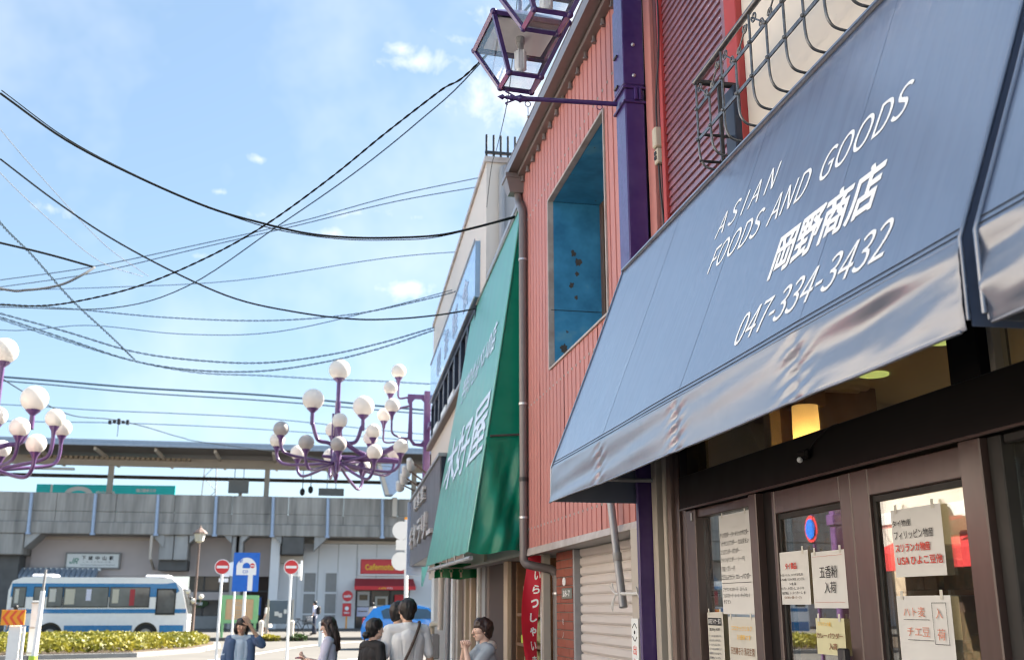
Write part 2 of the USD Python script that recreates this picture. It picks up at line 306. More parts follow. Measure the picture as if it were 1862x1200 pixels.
mat('shelf_wood', (.20, .10, .045), .6, var=.25, stretch=(1, 6, 6), scale=5)
mat('goods_mix', (.30, .16, .08), .5, var=.6, scale=14, col2=(.06, .10, .05), island=.4)
mat('downlight', (.8, .85, .5), .5, emit=(.72, .80, .22), es=.20)
mat('lamp_glow', (.95, .86, .66), .5, emit=(1.0, .62, .24), es=.15, trans=.6)
mat('lamp_core', (.9, .7, .4), .5, emit=(1.0, .66, .26), es=9.0)
mat('bus_lamp', (.8, .8, .78), .2, spec=.8)
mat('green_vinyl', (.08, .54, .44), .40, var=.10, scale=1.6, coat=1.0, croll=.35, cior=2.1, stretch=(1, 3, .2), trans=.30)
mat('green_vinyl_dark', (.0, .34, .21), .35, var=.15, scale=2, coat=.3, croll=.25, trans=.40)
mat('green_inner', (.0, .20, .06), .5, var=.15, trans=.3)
mat('letter_white', (.80, .80, .79), .5, var=.04, scale=20)
mat('building_cream', (.56, .51, .46), .7, var=.08, scale=.8, stretch=(1, 1, .4))
mat('building_grey', (.34, .34, .35), .7, var=.12, scale=1.0, stretch=(1, 1, .4))
mat('blue_sheet', (.20, .33, .50), .22, var=.15, scale=1.2, coat=.6, croll=.1)
mat('rib_slate', (.12, .115, .13), .45, var=.15, scale=4, stretch=(1, 1, .3))
mat('window_dark', (.03, .035, .04), .05, var=.3, spec=.9)
mat('timber_pale', (.50, .39, .28), .6, var=.15, stretch=(3, 3, .4), scale=6)
mat('tile_brown', (.060, .036, .030), .7, var=.3, scale=60, bump=.003, bscale=120)
mat('cardboard', (.40, .29, .17), .8, var=.1, scale=6)
mat('nobori_red', (.74, .025, .06), .6, var=.06, trans=.4)
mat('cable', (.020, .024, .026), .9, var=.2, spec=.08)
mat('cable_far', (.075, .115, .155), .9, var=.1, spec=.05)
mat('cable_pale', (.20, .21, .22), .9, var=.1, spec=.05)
mat('skin', (.62, .39, .28), .5, var=.06, scale=20)
mat('skin_pale', (.68, .46, .36), .5, var=.05, scale=20)
mat('hair_black', (.016, .013, .012), .5, var=.4, scale=60, stretch=(1, 1, .2), bump=.002, bscale=200)
mat('hair_brown', (.035, .018, .014), .42, var=.4, scale=60, stretch=(1, 1, .15), bump=.002, bscale=200)
mat('cloth_white', (.88, .89, .90), .8, var=.05, scale=14, bump=.004, bscale=22, trans=.06)
mat('cloth_black', (.014, .013, .015), .8, var=.2)
mat('cloth_blue', (.085, .14, .26), .85, var=.12, scale=18)
mat('cloth_sky', (.52, .64, .78), .85, var=.08, scale=18)
mat('cloth_lilac', (.58, .58, .72), .85, var=.06, scale=16)
mat('cloth_grey', (.30, .35, .40), .85, var=.1, scale=16)
mat('cloth_navy', (.015, .022, .05), .8, var=.15)
mat('cloth_cream', (.62, .57, .50), .85, var=.06)
mat('leather_brown', (.075, .045, .034), .5, var=.2)
mat('phone_red', (.30, .02, .05), .35, var=.1)
glassmat('shop_glass', (.86, .88, .86), gain=2.3, dirt=.006)
glassmat('lantern_glass', (.95, .96, .97), gain=.8, dirt=.02)
# ================================================================ ground
mat('awning_navy', (.062, .084, .140), .31, var=.20, scale=2.0, spec=1.0, coat=1.0, croll=.30, cior=2.0, stretch=(1, 4, .25), bump=.0006, bscale=60)
mat('awning_valance', (.080, .095, .135), .36, var=.2, scale=3, coat=1.0, croll=.26, cior=1.8)
g = TM('road', box(-400, 400, -60, 600, -.30, 0), 'asphalt', 'grey asphalt road crossing the station square', 'road', kind='structure')
TM('plaza', hexa([(-60, 19, 0), (6, 19, 0), (30, 51.9, 0), (-60, 51.9, 0)], [(-60, 19, .004), (6, 19, .004), (30, 51.9, .004), (-60, 51.9, .004)]), 'plaza_paving', 'pale sunlit road surface of the station square', 'road', kind='structure')
TM('sidewalk', bbox(1.0, 3.2, -8, 22, 0, .02, .005), 'plaza_paving', 'paved walkway along the shop fronts', 'pavement', kind='structure')
far_pave = TM('station_pavement', bbox(-45, 30, 52, 76, 0, .15, .02), 'plaza_paving', 'raised pavement in front of the station', 'pavement', kind='structure')
def stripe(pts, w, z=.008):
    p = np.array(pts, float); q = sg.LineString(spline(p, 8)).buffer(w / 2, cap_style=2); return prism(q, .002, (0, 0, z))
rm = T('road_marking', 'curved white lane line on the plaza road', 'road marking', kind='structure')
P(rm, 'white_line', stripe([(-4.2, 31), (-2.6, 34), (-1.2, 39.5), (.2, 45), (2.6, 49.5), (6, 50.6)], .16), 'paint_white')
P(rm, 'white_line', stripe([(-.6, 27.5), (1.2, 33), (3.2, 36), (4.4, 40)], .16), 'paint_white')
for k in range(4): P(rm, 'hatch_bar', stripe([(1.2 + k * .55, 30.5 + k * 1.6), (2.6 + k * .4, 31.2 + k * 1.6)], .45), 'paint_white')

# ================================================================ blue awning of the import shop
AL = math.hypot(.471, 1.226); AN = np.array([-1.226, 0, .471]) / AL
def asurf(y, s, off=0.0):
    y, s = np.broadcast_arrays(np.asarray(y, float), np.asarray(s, float))
    q = np.stack([y * .9, s * 1.5, y * 0], -1)
    d = -.010 * np.sin(np.pi * np.clip(s / AL, 0, 1)) * (.5 + .5 * np.abs(np.sin(np.pi * (y - 2.70) / 1.03))) + .006 * (meshkit.noise(q * 1.7, 3) - .5) + off
    return np.stack([1.359 + .471 * s / AL + AN[0] * d, y, 2.369 + 1.226 * s / AL + AN[2] * d], -1)
def valance(y0, y1, n, seams, seed):
    def fn(u, v):
        y = y0 + (y1 - y0) * u; t = 1 - v
        p = np.stack([y * 2.2, v * 3.0, y * 0], -1); p2 = np.stack([y * 7.0 + v * 5, v * 7.0 - y * 2, y * 0], -1); p3 = np.stack([y * 1.1 + v * 1.6, v * 2.2, y * 0], -1)
        r_ = np.clip((3.1 - y) / 1.1, .13, 1)
        d = .040 * r_ * (meshkit.noise(p, seed) - .5) + .006 * r_ * (meshkit.noise(p2, seed + 1) - .5) + .018 * (meshkit.noise(p3, seed + 2) - .5)
        for s in seams:
            e = np.exp(-((y - s) / .10) ** 2); d = d + e * .004 * np.sin(v * 26 + (y - s) * 34) - .005 * np.exp(-((y - s) / .03) ** 2)
        edge = np.minimum(1, t * 5)
        return np.stack([1.357 - d * edge - .009 * t, y, 2.367 - .203 * t + .012 * (meshkit.noise(np.stack([y * 1.3, y * 0, y * 0], -1), seed + 5) - .5) * t], -1)
    m = grid(fn, n, 16); hem = fn(np.linspace(0, 1, n), np.zeros(n)); return m, hem
def make_awning(y0, y1, seams, seed, label):
    a = T('shop_awning', label, 'awning', (1.6, (y0 + y1) / 2, 2.15))
    m = grid(lambda u, v: asurf(y1 + (y0 - y1) * u, v * AL), 90, 26); P(a, 'cover_sheet', thick(m, .002), 'awning_navy', True)
    for s in seams:
        P(a, 'welded_seam', thick(grid(lambda u, v: asurf(s + .022 * (1 - 2 * u), v * AL, .0006), 3, 20), .0004), 'awning_navy', True)
    vm, hem = valance(y1, y0, 220, seams, seed); P(a, 'valance', thick(vm, .002), 'awning_valance', True)
    P(a, 'hem', tube(hem[::2], .0045, 6), 'awning_valance', True)
    P(a, 'top_rail', bbox(1.808, 1.83, y0, y1, 3.582, 3.598, .004), 'awning_navy')
    for k in (.012, .030):
        P(a, 'stitching', tube([asurf(y, -.0 + k, .002) for y in np.linspace(y1, y0, 40)], .0014, 4), 'ink_black')
    for ys in (y0, y1):   # side flaps
        P(a, 'side_flap', prism([(1.361, 2.172), (1.361, 2.369), (1.828, 3.586), (1.93, 3.586), (1.93, 2.172)], .003, (0, ys + .0015, 0), (1, 0, 0), (0, 0, 1)), 'awning_navy')
        P(a, 'edge_piping', tube([(1.354, ys, 2.185), (1.356, ys, 2.369)] + [asurf(ys, s, .003) for s in np.linspace(.05, AL, 12)], .006, 6), 'awning_navy', True)
    for yb in (y0 + .02, y1 - .10):
        P(a, 'frame_arm', tube([(1.93, yb, 2.295), (1.375, yb, 2.295)], .012, 8), 'mid_metal', True)
    P(a, 'front_bar', tube([(1.387, y0 + .02, 2.312), (1.387, y1 - .02, 2.312)], .013, 8), 'mid_metal', True)
    return a
aw = make_awning(1.89, 5.81, (4.80, 3.715, 2.70), 11, 'blue vinyl shop awning with white English and Japanese lettering')
aw2 = make_awning(-1.6, 1.835, (.8, -.3), 23, 'plain blue awning cut by the right edge of the frame')
def awtext(t, y0, y1, s0, s1, bold=0, font='Noto Sans CJK', shear=0.0, gap=None):
    s, a, b = letters(t, bold, 110, font); w, h = y0 - y1, s1 - s0
    s = affinity.affine_transform(s, [w / a, shear * h / b, 0, h / b, 0, 0]); ms = []
    for gm in getattr(s, 'geoms', [s]):
        e = trimesh.creation.extrude_polygon(gm.segmentize(.04), .0012, engine='earcut'); v = e.vertices
        e.vertices = asurf(y0 - v[:, 0], s0 + v[:, 1], .0014 + v[:, 2] * .4); ms.append(e)
    return trimesh.util.concatenate(ms)
P(aw, 'lettering', awtext('A S I A N', 3.957, 3.376, .807, .927, shear=.12), 'letter_white')
P(aw, 'lettering', awtext('FOODS  AND  GOODS', 3.884, 2.388, .607, .732, shear=.12), 'letter_white')
P(aw, 'lettering', awtext('岡野商店', 3.097, 2.411, .307, .490, 3), 'letter_white')
P(aw, 'lettering', awtext('047-334-3432', 3.225, 2.253, .089, .213, shear=.12), 'letter_white')

# ================================================================ import shop building
sh = T('import_shop', 'narrow shop with dark metal front and cream upper storey', 'building', (4, 2, 0))
P(sh, 'upper_wall', box(2.0, 8, -3, 4.28, 2.80, 7.2), 'cream_wall'); P(sh, 'roof_block', box(2.012, 8, 4.28, 5.74, 2.80, 7.2), 'maroon_flat')
for yj in (3.05, 1.8): P(sh, 'panel_joint', box(1.993, 1.999, yj - .008, yj + .008, 2.85, 7.2), 'post_beige')
P(sh, 'corner_post', bbox(1.965, 2.01, 4.282, 4.42, 3.2, 7.2, .004), 'bright_red'); P(sh, 'corner_post', bbox(1.972, 2.01, 4.422, 4.475, 3.2, 7.2, .004), 'maroon_metal')
for k in range(60):
    z = 3.25 + k * .0507
    P(sh, 'louver_slat', hexa([(1.984, 4.477, z + .003), (1.999, 4.477, z), (1.999, 4.477, z + .049), (1.993, 4.477, z + .046)], [(1.984, 5.388, z + .003), (1.999, 5.388, z), (1.999, 5.388, z + .049), (1.993, 5.388, z + .046)]), 'maroon_metal')
P(sh, 'louver_backing', box(2.0, 2.011, 4.477, 5.39, 3.2, 7.2), 'iron_dark')
P(sh, 'louver_trim', bbox(1.968, 2.01, 5.39, 5.44, 2.9, 7.2, .004), 'bright_red')
P(sh, 'flat_panel', box(1.995, 2.011, 5.44, 5.58, 2.9, 7.2), 'maroon_flat'); P(sh, 'flat_rib', bbox(1.985, 2.0, 5.50, 5.515, 2.9, 7.2, .003), 'maroon_flat')
P(sh, 'pink_strip', bbox(1.972, 2.011, 5.582, 5.64, 2.9, 7.2, .004), 'cladding_red'); P(sh, 'pink_strip', bbox(1.984, 2.011, 5.642, 5.735, 2.9, 7.2, .004), 'cladding_red')
# front frame, ground floor
def fr(name, y0, y1, z0, z1, m='frame_brown', x0=1.97, x1=2.06, par=None): return P(par or sh, name, bbox(x0, x1, y0, y1, z0, z1, .004), m)
fr('beam', -3, 5.34, 2.092, 2.268, 'frame_dark', 1.955, 2.10); P(sh, 'beam_lip', bbox(1.948, 1.957, -3, 5.34, 2.088, 2.098, .002), 'frame_brown')
fr('head_wall', -3, 5.6, 2.74, 2.80, 'frame_dark', 1.99, 2.12)
fr('transom_post', 2.72, 2.873, 2.268, 2.74, 'frame_dark', 1.965, 2.08); fr('transom_post', 5.24, 5.34, 2.268, 2.74, 'frame_dark', 1.965, 2.08); fr('transom_post', .9, 1.02, 2.268, 2.74, 'frame_dark', 1.965, 2.08)
P(sh, 'transom_trim', bbox(2.0, 2.05, 2.694, 2.719, 2.268, 2.74, .003), 'post_beige')
for a, b in ((2.874, 5.239), (1.021, 2.693), (-3, .899)): P(sh, 'transom_glass', box(2.03, 2.036, a, b, 2.269, 2.739), 'shop_glass')
for y0, y1, x0, m in ((5.34, 5.40, 1.985, 'frame_brown'), (5.401, 5.47, 1.97, 'frame_brown'), (5.471, 5.53, 1.95, 'post_brown'), (5.531, 5.575, 1.94, 'post_beige'), (5.576, 5.655, 1.985, 'frame_dark'), (5.656, 5.735, 1.93, 'post_beige')):
    fr('pilaster', y0, y1, 0, 2.80, m, x0, 2.1)
fr('frame_stile', 5.205, 5.338, .12, 2.09, 'frame_brown', 1.985, 2.06)
fr('frame_stile', 4.392, 4.472, 0, 2.09, 'frame_brown', 1.965, 2.09); fr('frame_stile', 4.296, 4.390, 0, 2.09, 'frame_dark', 2.0, 2.09)
fr('frame_stile', 2.765, 2.872, 0, 2.09, 'frame_brown', 1.965, 2.09); fr('frame_stile', 2.70, 2.764, 0, 2.09, 'gasket', 1.99, 2.08)
fr('rail', 4.474, 5.203, 2.045, 2.09, 'frame_brown', 2.0, 2.05); fr('kick_panel', 4.474, 5.203, 0, .45, 'frame_brown', 2.0, 2.05); fr('kick_panel', -3, 2.698, 0, .35, 'frame_brown', 2.0, 2.05)
P(sh, 'window_glass', box(2.03, 2.036, 4.474, 5.203, .451, 2.044), 'shop_glass')
P(sh, 'window_glass', box(2.03, 2.036, -3, 2.698, .351, 2.088), 'shop_glass'); fr('rail', -3, 2.698, 2.062, 2.09, 'gasket', 2.0, 2.028)
P(sh, 'mesh_blind', box(2.092, 2.096, 1.2, 2.86, .5, 2.03), 'paper'); P(sh, 'lock_plate', bbox(1.978, 1.986, 5.235, 5.258, 2.03, 2.075, .003), 'mid_metal')
for y0, y1, hy in ((3.602, 4.294, 3.66), (2.874, 3.598, None)):
    far = y1 > 4
    st = [(y1 - .03, y1), (y0, y0 + .085)] if far else [(y0, y0 + .03), (y1 - .125, y1)]
    d = P(sh, 'door', cat_(*[bbox(1.995, 2.045, a, b, .06, 2.086, .004) for a, b in st], bbox(1.996, 2.044, st[0][1] if not far else y0 + .086, y1 - .126 if not far else y1 - .031, 1.985, 2.085, .004), bbox(1.996, 2.044, st[0][1] if not far else y0 + .086, y1 - .126 if not far else y1 - .031, .06, .30, .004)), 'frame_brown')
    gy0, gy1 = (y0 + .086, y1 - .031) if far else (st[0][1], y1 - .126)
    P(d, 'glass_pane', box(2.018, 2.024, gy0, gy1, .301, 1.984), 'shop_glass'); P(d, 'gasket', cat_(box(2.01, 2.017, gy0, gy0 + .02, .301, 1.984), box(2.01, 2.017, gy1 - .02, gy1, .301, 1.984), box(2.01, 2.017, gy0 + .021, gy1 - .021, 1.962, 1.984)), 'gasket')
    if far: P(d, 'handle', cat_(bbox(1.955, 1.985, 3.675, 3.725, 1.05, 1.447, .006), box(1.985, 1.996, 3.69, 3.71, 1.1, 1.14), box(1.985, 1.996, 3.69, 3.71, 1.36, 1.4)), 'dark_metal')
    if far: P(d, 'lock', cyl((1.985, 3.655, 1.2), (1.996, 3.655, 1.2), .018, 12), 'mid_metal', 30)
P(sh, 'track', bbox(1.99, 2.05, 2.70, 4.29, 0.02, .058, .004), 'dark_metal')
# inside
P(sh, 'ceiling', box(2.07, 6.2, -3, 5.5, 2.745, 2.79), 'interior_ceiling'); P(sh, 'floor', box(2.07, 6.2, -3, 5.5, .021, .03), 'interior_floor')
P(sh, 'back_wall', box(5.9, 6.0, -3, 5.5, .03, 2.744), 'interior_wall'); P(sh, 'side_wall', box(2.10, 5.9, 5.45, 5.52, .03, 2.744), 'cream_box'); P(sh, 'side_wall', box(2.1, 5.9, -3.1, -3.0, .03, 2.744), 'interior_wall')
P(sh, 'ceiling_beam', bbox(2.45, 2.62, 4.9, 5.44, 2.60, 2.744, .005), 'shelf_wood')
P(sh, 'inner_partition', bbox(2.35, 3.0, 5.05, 5.09, .03, 2.744, .004), 'shelf_wood'); P(sh, 'inner_partition', bbox(2.30, 2.36, 4.90, 4.98, .03, 2.74, .004), 'timber_pale'); P(sh, 'inner_partition', bbox(2.42, 2.46, 5.08, 5.2, .03, 2.74, .004), 'timber_pale')
for i, (x, y) in enumerate(((2.80, 4.72), (2.74, 4.02), (4.2, 4.6), (4.2, 3.0), (4.3, 1.2))):
    P(sh, 'downlight', cyl((x, y, 2.735), (x, y, 2.7445), .075, 24), 'downlight')
    if i > 1:
        dl = UsdLux.DiskLight.Define(stage, f'/World/downlight_beam_{i:03d}'); dl.CreateRadiusAttr(.07); dl.CreateIntensityAttr(80.0); dl.CreateColorAttr(Gf.Vec3f(1.0, .84, .55)); dl.AddTranslateOp().Set(Gf.Vec3d(x, y, 2.728))
P(sh, 'ceiling_vent', cat_(cyl((2.78, 5.05, 2.725), (2.78, 5.05, 2.7445), .16, 28), cyl((2.78, 5.05, 2.71), (2.78, 5.05, 2.7255), .11, 28)), 'interior_ceiling', 30)
for k in range(3):
    s0 = P(sh, 'display_shelf', cat_(*[box(3.2, 3.6, 2.0 + k * 1.15, 3.1 + k * 1.15, z, z + .025) for z in (.3, .75, 1.2, 1.65)], box(3.6, 3.62, 2.0 + k * 1.15, 3.1 + k * 1.15, .03, 1.9)), 'shelf_wood')
    for z in (.325, .775, 1.225, 1.675):
        for j in range(6): P(s0, 'packet', bbox(3.25, 3.45, 2.03 + k * 1.15 + j * .18, 2.16 + k * 1.15 + j * .18, z, z + RNG.uniform(.12, .3), .01), 'goods_mix')
pl_ = T('pendant_lamp', 'lit amber glass pendant lamp behind the shop transom', 'lamp', (2.36, 4.63, 2.24))
P(pl_, 'shade', thick(lathe([(.062, 2.24), (.065, 2.34), (.065, 2.46), (.062, 2.545)], (2.36, 4.63, 0), 28), .003), 'lamp_glow', True)
P(pl_, 'bulb', ball((2.36, 4.63, 2.38), .03), 'lamp_core', True); P(pl_, 'cord', cyl((2.36, 4.63, 2.54), (2.36, 4.63, 2.744), .003, 6), 'iron_dark')
sn = T('door_sensor', 'small dark sensor box on the beam over the doors', 'sensor', (1.94, 3.84, 2.17))
P(sn, 'housing', bbox(1.925, 1.954, 3.80, 3.88, 2.165, 2.205, .01), 'frame_dark'); P(sn, 'lens', ball((1.925, 3.85, 2.165), .012, 2), 'white_plastic', True); P(sn, 'wire', tube(spline([(1.945, 3.80, 2.2), (1.945, 3.72, 2.235), (1.945, 3.62, 2.26), (1.945, 3.56, 2.262)]), .003, 6), 'frame_dark')

# papers taped in the windows: y of the left edge, y of the right edge, bottom, top
def paper(label, y0, y1, z0, z1, m='paper', tilt=0.0, x=2.012, curl=.0018, name='paper_notice', group=None):
    k_ = x / 2.03; y0, y1, z0, z1 = y0 * k_, y1 * k_, 1.6 + (z0 - 1.6) * k_, 1.6 + (z1 - 1.6) * k_
    t = T(name, label, 'notice', (x, (y0 + y1) / 2, z0), group)
    fn = lambda u, v: np.stack([x - curl * (np.sin(u * 3 + v * 2) * .5 + .5) * (1 - v) - .001, y0 + (y1 - y0) * u + tilt * (v - .5) * (z1 - z0), z0 + (z1 - z0) * v + tilt * (u - .5) * (y1 - y0) * -1], -1)
    P(t, 'sheet', thick(grid(fn, 8, 8), .0006), m, True)
    for u in (.12, .86): P(t, 'tape', place(trimesh.creation.box((.016, .03, .0006)), (x - curl - .0015, y0 + (y1 - y0) * u, z1 + .002), WX, WZ), 'paper_old')
    def w(s, u0, u1, v0, v1, im='ink_black', bold=0, part='lettering', px=48):
        uy = np.array([0, tilt, 1.0]); ux = np.array([0, -1.0, tilt])
        o = np.array([x - curl - .0045, y0, z0]) + ux * (u0 * abs(y1 - y0)) + uy * (v0 * (z1 - z0)) + np.array([0, 0, 0])
        P(t, part, text(s, o - uy * 0 + np.array([0, -tilt * .5 * (z1 - z0), 0]) * 1, (u1 - u0) * abs(y1 - y0), (v1 - v0) * (z1 - z0), ux, uy, .0004, bold, px), im)
    def line(u0, u1, v0, v1, im='ink_black'):
        P(t, 'ruled_line', box(x - curl - .0045, x - curl - .004, y0 - u1 * (y0 - y1), y0 - u0 * (y0 - y1), z0 + v0 * (z1 - z0), z0 + v1 * (z1 - z0)), im)
    return t, w, line
t, w, ln = paper('long handwritten spice list taped in the left window', 4.985, 4.605, 1.56, 2.035, x=2.022)
rows = ['チリパウダー・ターメリックパウダー', 'シナモンパウダー・カルダモン', 'コリアンダーパウダー', 'クミン(パウダー・シード)', 'クローブシード', 'ガラムマサラ・カレーパウダー']
for k, (s, e) in enumerate(zip(rows, (.97, .95, .66, .80, .48, .96))): w(s, .04, e, .765 - k * .085, .82 - k * .085, 'ink_black')
ln(.04, .96, .305, .309)
for k, (s, e) in enumerate((('ブラウンマスタード・ローレル', .82), ('フェネグリーク・メース・キャラウェイ', .9), ('サフラン', .3))): w(s, .06, e, .225 - k * .062, .265 - k * .062, 'ink_black')
t, w, ln = paper('small white price sheet with a black headed title, below left', 5.20, 4.995, 1.29, 1.568, 'paper_old', .02, x=2.018)
P(t, 'title_band', box(2.0128, 2.0133, 4.985, 5.155, 1.505, 1.541), 'ink_black'); w('DATES ライナー 甘口', .1, .9, .79, .88, 'paper', 1); w('1箱(284g)  450円', .14, .82, .66, .72, 'ink_black')
for k, s in enumerate(('デーツは中東の果実です。', 'そのまま召し上がれます。', 'ヨーグルトにもよく合い、', 'パンやお菓子の材料として', '栄養豊富で人気の品です。', '賞味期限をごらん下さい。')): w(s, .08, .90 - .05 * (k % 3), .56 - k * .075, .60 - k * .075, 'ink_grey')
t, w, ln = paper('pale notice low in the left window beside the price sheet', 4.93, 4.612, 1.26, 1.548, 'paper_old', x=2.020)
w('ココナッツミルク', .15, .9, .78, .86, 'ink_gold'); w('お徳用です', .35, .85, .64, .72, 'ink_gold'); w('天然椰子汁 落花生醤', .08, .95, .40, .52, 'ink_brown'); w('八宝粥 仙草蜜', .2, .9, .20, .32, 'ink_brown')
t, w, ln = paper('tall grey poster standing inside the left window', 5.15, 5.00, 1.72, 2.06, 'poster_grey', x=2.10, name='window_poster')
P(t, 'emblem', prism(sg.Point(0, 0).buffer(.022).difference(sg.Point(0, 0).buffer(.015)), .001, (2.093, 5.045, 2.02), WX, WZ), 'ink_black')
for k, c in enumerate('船橋市食品衛生協会会員之章'): w(c, .62, .84, .80 - k * .062, .855 - k * .062, 'ink_black')
t, w, ln = paper('small orange and white price card on the inner wall', 5.13, 4.99, 1.64, 1.715, x=2.10, name='price_card'); w('ココナッツ', .1, .9, .55, .9, 'ink_brown'); w('180円', .1, .9, .05, .45, 'ink_black', 2)
t, w, ln = paper('white notice with a red Thai products heading', 4.362, 4.047, 1.604, 1.823, x=2.006)
w('タイ製品', .34, .68, .66, .79, 'ink_red', 1)
for k, (s, a, b) in enumerate((('タイカレーペースト、ココナッツミルク缶、他', .18, .84), ('トムヤムの素、ココナッツの実、レモングラス', .15, .88), ('タイ米、麺', .44, .62), ('ナンプラー、タイ産ソース、スイートチリ', .17, .85), ('タイ産冷凍品、シーズニングソース、他', .15, .88), ('タピオカ・粉・ビーフン', .26, .78))): w(s, a, b, .53 - k * .085, .585 - k * .085, 'ink_black' if k < 5 else 'ink_brown')
t, w, ln = paper('white notice reading five spice powder in stock', 4.020, 3.735, 1.590, 1.810, x=2.006)
w('五香粉', .25, .76, .52, .74, 'ink_black', 0, px=72); w('入荷', .36, .70, .26, .46, 'ink_black', 0, px=72); ln(.06, .92, .10, .104, 'ink_red'); ln(.06, .92, .91, .914, 'ink_red')
t, w, ln = paper('pale yellow notice for curry powder', 4.021, 3.789, 1.414, 1.552, 'paper_yellow', x=2.006)
w('スリランカ産', .12, .58, .78, .90, 'ink_gold'); w('カレーパウダー', .04, .96, .44, .60, 'ink_brown', 1); w('入荷', .46, .74, .14, .32, 'ink_brown', 1)
t, w, ln = paper('white notice listing Asian products in black and red', 3.392, 3.09, 1.695, 1.925, x=2.006)
w('タイ物産', .04, .42, .74, .84, 'ink_black'); w('フィリッピン物産', .06, .84, .55, .68, 'ink_black'); w('スリランカ物産', .06, .76, .36, .49, 'ink_red', 1); w('USA ひよこ豆他', .08, .97, .17, .30, 'ink_red', 1)
t, w, ln = paper('white notice with thin red handwriting and a boxed note', 3.405, 3.088, 1.405, 1.632, x=2.006)
w('ハト麦', .14, .55, .70, .84, 'ink_pale_red'); ln(.13, .62, .655, .662); w('チエ豆', .18, .60, .42, .55, 'ink_pale_red'); ln(.18, .66, .365, .372)
w('入', .74, .86, .68, .82, 'ink_pale_red'); w('荷', .74, .88, .38, .54, 'ink_pale_red')
for a in (((.68, .685), (.32, .90)), ((.93, .935), (.32, .90)), ((.685, .93), (.32, .327)), ((.685, .93), (.893, .90))): ln(*a[0], *a[1])

# ================================================================ balcony railing over the blue awning
rl = T('balcony_railing', 'curled wrought iron window railing above the blue awning', 'railing', (1.85, 3.0, 3.35))
X0 = 1.757; YC = 4.327
P(rl, 'handrail', tube([(X0, YC, 4.078), (X0, .5, 4.078)], .015, 12), 'iron', True); P(rl, 'handrail', tube([(X0, YC, 4.078), (1.998, YC, 4.078)], .015, 12), 'iron_dark', True); P(rl, 'knob', ball((X0, YC, 4.078), .018, 2), 'iron', True)
for z in (3.93, 3.77): P(rl, 'flat_bar', bbox(X0 - .003, X0 + .003, .5, YC, z - .010, z + .010, .001), 'iron')
for z in (3.80, 3.66): P(rl, 'side_bar', tube([(X0, YC, z), (1.998, YC, z)], .007, 6), 'iron_dark')
for k in range(24):
    y = YC - k * .158; top = 4.068 if k % 2 == 0 else 3.93
    P(rl, 'belly_bar', tube(spline([(X0, y, top), (X0, y, 3.80), (X0 + .002, y, 3.70), (X0 + .012, y, 3.655), (X0 + .04, y, 3.628), (1.872, y, 3.618)], 5), .0058, 6), 'iron', True)
    P(rl, 'rivet', ball((X0 - .006, y, 3.93), .009, 1), 'iron'); P(rl, 'rivet', ball((X0 - .006, y, 3.77), .009, 1), 'iron')
P(rl, 'foot_bar', tube([(1.874, YC, 3.618), (1.874, .5, 3.618)], .005, 6), 'iron_dark', True)
P(rl, 'side_post', bbox(1.868, 1.886, YC - .009, YC + .009, 3.62, 4.07, .002), 'iron_dark')
def spiral(c, r0, turns, a0, d=1, n=22): return [(X0, c[0] - d * (r0 * (1 - .75 * s)) * math.cos(a0 + turns * 2 * math.pi * s), c[1] + (r0 * (1 - .75 * s)) * math.sin(a0 + turns * 2 * math.pi * s)) for s in np.linspace(0, 1, n)]
for k in range(11):
    y = YC - k * .316
    for sgn in (1, -1):
        yc = y - (.05 if sgn > 0 else .266); up = spiral((yc + (-.0), 4.025), .026, 1.35, math.pi * .9, sgn); lo = spiral((yc - sgn * .065, 3.955), .022, 1.3, math.pi * 1.9, sgn)
        P(rl, 'scroll', tube(spline(up[::-1][::3] + [(X0, yc - sgn * .032, 3.99)] + lo[::3], 3), .0042, 5), 'iron', True)
P(sh, 'balcony_post', bbox(1.93, 1.998, 4.285, 4.40, 3.72, 4.062, .004), 'navy_panel', label='dark navy post under the railing end')
mb = T('wall_box', 'cream cable box on the maroon wall beside the louvers', 'meter box', (1.97, 5.48, 4.16))
P(mb, 'cover', bbox(1.935, 1.984, 5.45, 5.51, 4.27, 4.40, .008), 'cream_box'); P(mb, 'base', bbox(1.945, 1.984, 5.452, 5.508, 4.165, 4.262, .006), 'cream_box'); P(mb, 'terminal', cat_(*[box(1.937, 1.944, 5.46 + j * .018, 5.47 + j * .018, 4.19 + .03 * i, 4.21 + .03 * i) for i in range(2) for j in range(2)]), 'dark_metal')
P(mb, 'cable', tube(spline([(1.962, 5.48, 4.165), (1.965, 5.475, 4.0), (1.975, 5.47, 3.82), (1.98, 5.47, 3.7)]), .006, 6), 'iron_dark', True); P(mb, 'cable', tube(spline([(1.96, 5.48, 4.40), (1.955, 5.46, 4.6), (1.962, 5.40, 4.9), (1.965, 5.41, 5.3), (1.975, 5.60, 5.55), (1.96, 5.73, 5.75), (1.96, 5.74, 6.2)]), .005, 6), 'iron_dark', True)

